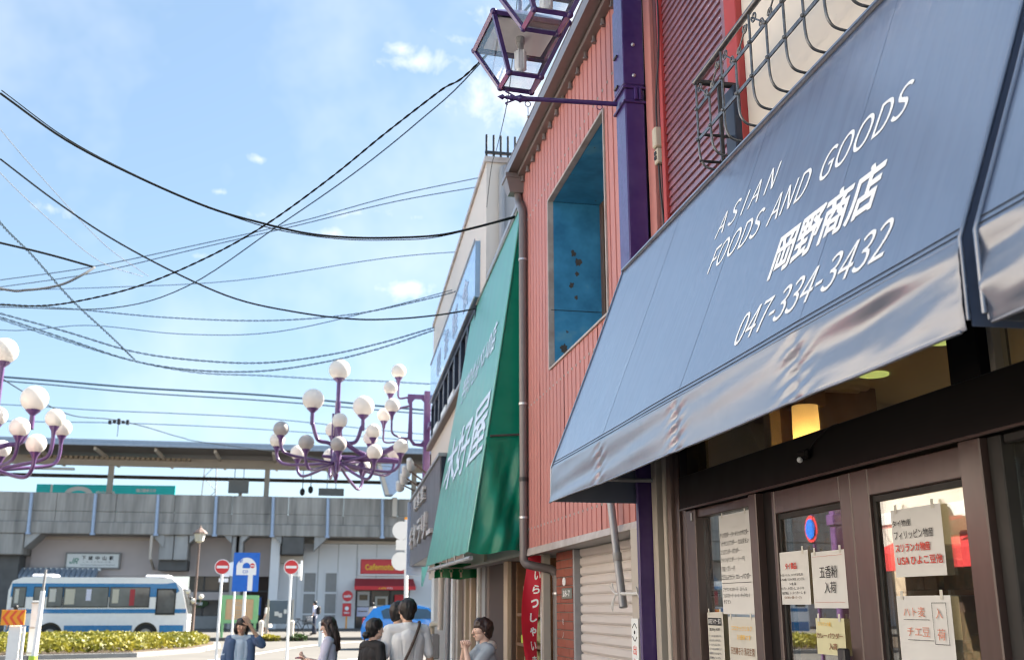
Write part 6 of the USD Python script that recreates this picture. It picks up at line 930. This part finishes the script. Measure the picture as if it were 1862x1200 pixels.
wc = T('cable_joint', 'small cluster of cable clamps hanging over the platform canopy', 'cable fitting', (-6.0, 33.6, 7.1))
P(wc, 'clamp', cat_(*[bbox(-6.25 + k * .13, -6.16 + k * .13, 33.4, 33.5, 7.02 + .03 * (k % 2), 7.14 + .03 * (k % 3), .01) for k in range(5)]), 'iron_dark'); P(wc, 'hanger', tube([(-5.95, 33.45, 7.05), (-5.95, 33.45, 6.65)], .01, 5), 'iron_dark')
# ================================================================ people
_SPH = {}
def _sphere(c, r):
    if r not in _SPH: _SPH[r] = m3.Manifold.sphere(r, 14)
    return _SPH[r].translate([float(k) for k in c])
def chain(segs, edge=.03, smooth=6, extra=()):
    """segs: lists of (point, radius); consecutive ones are hulled; everything is joined into one smooth surface."""
    parts = [m3.Manifold.batch_hull([_sphere(*a), _sphere(*b)]) for s in segs for a, b in zip(s[:-1], s[1:])] + list(extra)
    m = m3.Manifold.batch_boolean(parts, m3.OpType.Add).refine_to_length(edge).to_mesh(); t = trimesh.Trimesh(m.vert_properties[:, :3], m.tri_verts)
    if smooth: trimesh.smoothing.filter_taubin(t, .5, .52, iterations=smooth)
    return t
def blob(c, r, sc): return m3.Manifold.sphere(1.0, 24).scale([r * sc[0], r * sc[1], r * sc[2]]).translate([float(k) for k in c])
def person(name_label, loc, rz, H, top, top_col, bottom_col='cloth_navy', hair='hair_black', hair_kind='short', arms=None, sex='m', sleeve='short', head_turn=0, head_tilt=0, skin='skin', skirt=False, step=0.0, detail=True, hat=None, group=None, collar=None):
    t = T('person', name_label, 'person', loc, group, rz=rz); s = H / 1.70; V = lambda *p: np.array(p) * s
    sw = .185 if sex == 'm' else .165; hw = .095 if sex == 'm' else .10; chest = .118 if sex == 'm' else .105
    hip, neck, headc = V(0, 0, .90), V(0, -.015, 1.435), V(0, .015, 1.575)
    sh = {k: V(k * sw, -.01, 1.385) for k in (-1, 1)}
    arms = arms or {}; A = {}
    for k in (-1, 1):
        el, wr = arms.get(k, ((k * .235, -.02, 1.10), (k * .235, .06, .86))); A[k] = (V(*el), V(*wr))
    legs = [[(V(k * hw, 0, .90), .088 * s), (V(k * hw * .95, .02 + k * step * .5, .50), .058 * s), (V(k * hw * .9, -.02 + k * step, .09), .040 * s)] for k in (-1, 1)]
    feet = [[(V(k * hw * .9, -.03 + k * step, .055), .042 * s), (V(k * hw * 1.0, .12 + k * step, .035), .034 * s)] for k in (-1, 1)]
    torso = [[(V(0, 0, .92), .105 * s), (V(0, -.005, 1.10), .100 * s), (V(0, -.01, 1.30), chest * s)]]
    wide = [[(V(-.065, 0, .92), .095 * s), (V(.065, 0, .92), .095 * s)], [(V(-.05, 0, 1.12), .085 * s), (V(.05, 0, 1.12), .085 * s)], [(V(-.085, -.01, 1.29), .092 * s), (V(.085, -.01, 1.29), .092 * s)], [(V(-.085, -.01, 1.29), .09 * s), (V(-.055, 0, .95), .09 * s)], [(V(.085, -.01, 1.29), .09 * s), (V(.055, 0, .95), .09 * s)]]
    shl = [[(sh[-1], .052 * s), (V(0, -.02, 1.40), .060 * s), (sh[1], .052 * s)]]
    nk = [[(V(0, -.02, 1.40), .055 * s), (neck + V(0, .01, .05), .050 * s)]]
    def arm(k, inf=0.0, upto=2): return [(sh[k], .050 * s + inf), (A[k][0], .038 * s + inf), (A[k][1], .026 * s + inf)][:upto + 1]
    # head in its own frame
    ct, st_ = math.cos(math.radians(head_turn)), math.sin(math.radians(head_turn)); ca, sa = math.cos(math.radians(head_tilt)), math.sin(math.radians(head_tilt))
    def hd(x, y, z):
        y, z = y * ca - z * sa, y * sa + z * ca; return headc + s * np.array([x * ct - y * st_, x * st_ + y * ct, z])
    head = [[(hd(0, -.022, .040), .078 * s), (hd(0, .018, .030), .072 * s), (hd(0, .035, -.055), .044 * s)], [(hd(0, .035, -.06), .042 * s), (hd(0, .052, -.088), .022 * s)], [(hd(-.02, .03, -.05), .045 * s), (hd(.02, .03, -.05), .045 * s)], [(hd(-.028, .045, .0), .045 * s), (hd(.028, .045, .0), .045 * s)],
            [(hd(0, .088, .018), .009 * s), (hd(0, .104, -.022), .014 * s)], [(hd(-.017, .084, -.058), .0095 * s), (hd(.017, .084, -.058), .0095 * s)], [(neck + V(0, .01, .03), .048 * s), (hd(0, -.01, -.03), .052 * s)],
            [(hd(.078, -.002, .018), .013 * s), (hd(.080, .0, -.018), .010 * s)], [(hd(-.078, -.002, .018), .013 * s), (hd(-.080, .0, -.018), .010 * s)]]
    hands = []
    for k in (-1, 1):
        w = A[k][1]; el = A[k][0]; f = (w - el) / np.linalg.norm(w - el); palm_n = arms.get(('n', k)); palm_n = np.array(palm_n if palm_n is not None else (-k, 0, .2), float); palm_n -= f * (palm_n @ f); palm_n /= np.linalg.norm(palm_n); side = np.cross(f, palm_n); curl = arms.get(('c', k), .35)
        p0 = w + f * .012 * s; hands += [[(w, .024 * s), (p0 + f * .035 * s, .023 * s)]] + [[(p0 + side * o * s + f * .015 * s, .014 * s), (p0 + side * o * 1.15 * s + f * .075 * s, .0125 * s)] for o in (-.026, -.009, .009, .026)]
        for o, ln in ((-.030, .060), (-.010, .074), (.010, .078), (.030, .068)):
            b = p0 + side * o * s + f * .082 * s; d1 = f * math.cos(curl) + palm_n * math.sin(curl); d2 = f * math.cos(2.2 * curl) + palm_n * math.sin(2.2 * curl); m1 = b + d1 * ln * .5 * s; hands.append([(b, .0098 * s), (m1, .0088 * s), (m1 + d2 * ln * .5 * s, .0074 * s)])
        tb_ = p0 + side * .026 * s * arms.get(('t', k), k) + f * .02 * s; td = f * .6 + side * .65 * arms.get(('t', k), k) + palm_n * .45; td /= np.linalg.norm(td); hands.append([(tb_, .0125 * s), (tb_ + td * .035 * s, .0105 * s), (tb_ + (td + f * .4) * .052 * s, .0088 * s)])
    segs = legs + feet + torso + wide + shl + nk + [arm(-1), arm(1)] + head + (hands if detail else [[(A[k][1], .026 * s), (A[k][1] + (A[k][1] - A[k][0]) / np.linalg.norm(A[k][1] - A[k][0]) * .12 * s, .022 * s)] for k in (-1, 1)])
    P(t, 'body', chain(segs, .016 if detail else .05, 3), skin, True)
    inf = .012 * s
    g2 = lambda segs: [[(p, r + inf) for p, r in q] for q in segs]
    ups = g2(torso + wide + shl); low_hem = [[(V(-.075, 0, .88), .100 * s), (V(.075, 0, .88), .100 * s)], [(V(-.075, 0, .88), .100 * s), (V(-.08, 0, 1.0), .095 * s)], [(V(.075, 0, .88), .100 * s), (V(.08, 0, 1.0), .095 * s)]]
    slv = []
    for k in (-1, 1):
        if sleeve == 'short': mid = sh[k] + (A[k][0] - sh[k]) * .80; slv.append([(sh[k], .060 * s), (mid, .062 * s)])
        elif sleeve == 'three': mid = A[k][0] + (A[k][1] - A[k][0]) * .45; slv.append([(sh[k], .060 * s), (A[k][0], .052 * s), (mid, .045 * s)])
        elif sleeve == 'long': slv.append([(sh[k], .060 * s), (A[k][0], .050 * s), (A[k][0] + (A[k][1] - A[k][0]) * .93, .036 * s)])
        else: slv.append([(sh[k], .058 * s), (sh[k] + (A[k][0] - sh[k]) * .12, .058 * s)])
    tm = chain(ups + low_hem + slv, .022 if detail else .06, 4); vv = tm.vertices; vv += (.012 if detail else .0) * s * (np.stack([meshkit.noise(vv * 11 + 5, q) for q in (1, 2, 3)], -1) - .5) * 1.4; tm.vertices = vv; P(t, top, tm, top_col, True)
    if collar: P(t, 'collar', thick(trimesh.Trimesh(np.array([[math.cos(a) * (.066 + .012 * j) * s, -.012 * s + math.sin(a) * (.062 + .012 * j) * s, (1.455 - .035 * j + .012 * math.cos(a + math.pi / 2)) * s] for j in (0, 1) for a in np.linspace(0, 2 * math.pi, 20)]), [[i, i + 1, 20 + i] for i in range(19)] + [[i + 1, 21 + i, 20 + i] for i in range(19)], process=False), .004), collar, True)
    if skirt: P(t, 'skirt', lathe([(.30 * s, .42 * s), (.27 * s, .6 * s), (.20 * s, .85 * s), (.125 * s, 1.05 * s)], (0, 0, 0), 18), bottom_col, 40)
    else: P(t, 'trousers', chain([[(p, r + .014 * s) for p, r in l] for l in legs] + [[(V(-.06, 0, .90), .10 * s), (V(.06, 0, .90), .10 * s)]], .05, 2), bottom_col, True)
    P(t, 'shoe', chain([[(p, r + .008 * s) for p, r in feet[0]]], .05, 1), 'leather_brown', True); P(t, 'shoe', chain([[(p, r + .008 * s) for p, r in feet[1]]], .05, 1), 'leather_brown', True)
    # hair: a shell over the skull, open at the face
    hs = [[(hd(0, -.026, .047), .090 * s), (hd(0, .010, .052), .083 * s)], [(hd(-.035, -.02, .02), .062 * s), (hd(.035, -.02, .02), .062 * s)], [(hd(0, -.04, .03), .082 * s), (hd(0, -.045, -.03), .066 * s)]]
    if hair_kind == 'short': hs += [[(hd(q * .062, .02, .04), .03 * s), (hd(q * .070, .005, -.005), .020 * s)] for q in (-1, 1)] + [[(hd(q * .03, .055, .085), .028 * s), (hd(0, .03, .10), .035 * s)] for q in (-1, 0, 1)]
    if hair_kind == 'bob': hs += [[(hd(q * .06, .01, .03), .042 * s), (hd(q * .082, .01, -.05), .030 * s), (hd(q * .075, .0, -.095), .026 * s)] for q in (-1, 1)] + [[(hd(0, -.05, -.03), .07 * s), (hd(0, -.055, -.09), .05 * s)], [(hd(-.045, .05, .075), .026 * s), (hd(.01, .055, .095), .026 * s), (hd(.055, .04, .06), .024 * s)]]
    if hair_kind == 'long': hs += [[(hd(q * .06, .01, .03), .04 * s), (hd(q * .085, -.01, -.06), .036 * s), (hd(q * .095, -.02, -.17), .036 * s), (hd(q * .08, -.03, -.29), .026 * s)] for q in (-1, 1)] + [[(hd(q * .03, -.05, 0), .06 * s), (hd(q * .045, -.065, -.15), .055 * s), (hd(q * .04, -.06, -.30), .04 * s)] for q in (-1, 1)] + [[(hd(-.05, .05, .06), .026 * s), (hd(0, .06, .09), .026 * s), (hd(.05, .05, .06), .026 * s)]]
    if hair_kind == 'bun': hs += [[(hd(0, -.06, -.02), .045 * s), (hd(0, -.105, -.055), .030 * s)], [(hd(-.015, -.115, -.06), .042 * s), (hd(.015, -.12, -.06), .042 * s)], [(hd(.06, .015, .03), .028 * s), (hd(.06, -.02, -.01), .028 * s)], [(hd(-.06, .015, .03), .028 * s), (hd(-.06, -.02, -.01), .028 * s)], [(hd(-.03, .05, .085), .024 * s), (hd(.03, .05, .085), .024 * s)], [(hd(.0, -.13, -.08), .012 * s), (hd(.01, -.15, -.13), .005 * s)]]
    hm = chain(hs, .012 if detail else .04, 2); hv = hm.vertices
    if detail: hv += .010 * s * (np.stack([meshkit.noise(hv * np.array([55, 55, 14]), q) for q in (4, 5, 6)], -1) - .5) * 1.6
    hm.vertices = hv; P(t, 'hair', hm, hair, True)
    if detail:
        for q in (-1, 1):
            P(t, 'eye', ball(hd(q * .031, .0835, .012), .0085 * s, 1, (1.3, .6, .7)), 'ink_black', True); P(t, 'eyebrow', tube([hd(q * .018, .086, .034), hd(q * .032, .086, .038), hd(q * .047, .076, .033)], .0035 * s, 4), hair)
        P(t, 'lips', tube([hd(-.020, .090, -.056), hd(-.006, .0955, -.054), hd(.006, .0955, -.054), hd(.020, .090, -.056)], [.003 * s, .0048 * s, .0048 * s, .003 * s], 5), 'ink_pale_red', True)
    if hat: P(t, 'cap', cat_(lathe([(.098 * s, .03 * s), (.100 * s, .07 * s), (.085 * s, .12 * s), (.04 * s, .145 * s), (.0, .148 * s)], tuple(headc + np.array([0, -.012 * s, 0])), 20), tube([headc + V(-.05, .09, .04), headc + V(0, .16, .03), headc + V(.05, .09, .04)], .012 * s, 6)), hat, 40)
    return t, hd, V
NEAR = {}
p1, h1, V1 = person('person in a white shirt seen from behind with a brown strap bag', (1.02, 10.8, .02), 8, 1.645, 'shirt', 'cloth_white', collar='cloth_white', head_turn=6, arms={-1: ((-.25, .0, 1.10), (-.20, .18, .98)), 1: ((.25, .0, 1.10), (.22, .15, .95))})
P(p1, 'bag_strap', tube(spline([V1(.115, .06, 1.42), V1(.125, -.02, 1.47), V1(.09, -.12, 1.40), V1(.0, -.155, 1.20), V1(-.09, -.15, 1.02), V1(-.155, -.11, .90)], 5) , .014, 6), 'leather_brown', True)
P(p1, 'bag', bbox(-.20 * .97, -.03, -.19, -.115, .70, .98, .03), 'leather_brown')
person('person in a white shirt half hidden behind the one with the strap bag', (.98, 11.35, .02), -60, 1.62, 'shirt', 'cloth_white', head_turn=-10)
person('person in black with dark hair in a low bun, in profile', (.69, 10.8, .02), -62, 1.455, 'top', 'cloth_black', 'cloth_black', hair_kind='bun', sex='f', skin='skin_pale', sleeve='short')
p4, h4, V4 = person('person with long brown hair and pale top looking at a red phone', (.29, 12.5, .02), 78, 1.455, 'top', 'cloth_lilac', 'cloth_navy', hair='hair_brown', hair_kind='long', sex='f', head_tilt=-14, skin='skin_pale', arms={-1: ((-.22, .04, 1.08), (-.10, .27, 1.16)), 1: ((.215, .06, 1.08), (.08, .29, 1.15)), ('n', -1): (.4, -.3, 1), ('n', 1): (-.4, -.3, 1), ('c', 1): .7, ('c', -1): .7})
P(p4, 'phone', bbox(-.09, .06, .275, .36, 1.00, 1.014, .004), 'phone_red')
p5, h5, V5 = person('person in a blue cardigan shading the face with a raised hand', (-.80, 14.5, .0), 190, 1.44, 'blouse', 'cloth_sky', 'cloth_cream', hair_kind='bob', sex='f', skin='skin', sleeve='short', head_tilt=-6, head_turn=-6, arms={1: ((.235, .02, 1.10), (.22, .10, .86)), -1: ((-.31, .13, 1.31), (-.10, .20, 1.60)), ('n', -1): (.35, -1, .0), ('c', -1): .18, ('t', -1): 1})
ck = chain([[(V5(-.165, -.01, 1.385), 0.059), (V5(-.31, .13, 1.31), 0.052), (V5(-.245, .15, 1.40), 0.047)], [(V5(.165, -.01, 1.385), 0.059), (V5(.235, .02, 1.10), 0.050), (V5(.226, .07, .95), 0.040)], [(V5(-.165, -.03, 1.38), 0.060), (V5(0, -.05, 1.40), 0.059), (V5(.165, -.03, 1.38), 0.060)], [(V5(-.10, -.035, 1.30), 0.088), (V5(-.10, -.03, .86), 0.097)], [(V5(.10, -.035, 1.30), 0.088), (V5(.10, -.03, .86), 0.097)], [(V5(0, -.06, 1.3), 0.076), (V5(0, -.06, .86), 0.084)], [(V5(-.14, .02, 1.33), 0.071), (V5(-.15, .03, .86), 0.071)], [(V5(.14, .02, 1.33), 0.071), (V5(.15, .03, .86), 0.071)]], .02, 4)
P(p5, 'cardigan', ck, 'cloth_blue', True)
p6, h6, V6 = person('person with short hair and grey top clasping hands at the mouth', (1.60, 9.6, .02), 96, 1.47, 'top', 'cloth_grey', 'cloth_black', hair='hair_brown', hair_kind='short', sex='f', skin='skin_pale', sleeve='short', head_turn=2, arms={-1: ((-.19, .19, 1.16), (-.035, .20, 1.39)), 1: ((.19, .19, 1.16), (.035, .20, 1.39)), ('n', -1): (1, -.1, 0), ('n', 1): (-1, -.1, 0), ('c', -1): .85, ('c', 1): .85})
P(p6, 'hood', chain([[(V6(-.11, .0, 1.40), .045), (V6(-.06, -.07, 1.42), .05), (V6(.06, -.07, 1.42), .05), (V6(.11, 0, 1.40), .045)]], .03, 3), 'cloth_cream', True)
person('small person in a navy cap at the bottom edge by the shutter', (1.60, 5.9, .02), 60, 1.26, 'shirt', 'cloth_grey', hair_kind='short', hat='cloth_navy')
b7, h7, V7 = person('distant person with a black backpack walking by the white wall', (.53, 57, .15), 70, 1.68, 'shirt', 'cloth_lilac', 'cloth_navy', detail=False, step=.10)
P(b7, 'backpack', bbox(-.15, .15, -.30, -.12, 1.0, 1.42, .06), 'cloth_black')
person('distant person in a cream dress by the slate board', (-1.86, 56, .15), 60, 1.58, 'dress_top', 'cloth_cream', 'cloth_cream', hair_kind='bob', sex='f', skirt=True, detail=False)
person('distant person in a tan dress outside the red shop', (3.85, 62, .15), 20, 1.62, 'dress_top', 'beam_beige', 'beam_beige', hair_kind='bob', sex='f', skirt=True, detail=False)
person('distant person in dark clothes at far left behind the chevron board', (-10.9, 44, .0), 30, 1.62, 'shirt', 'cloth_black', 'cloth_navy', detail=False)
person('distant person in lilac cut by the left frame edge', (-11.6, 43.5, .0), -30, 1.6, 'shirt', 'cloth_lilac', 'cloth_navy', detail=False)
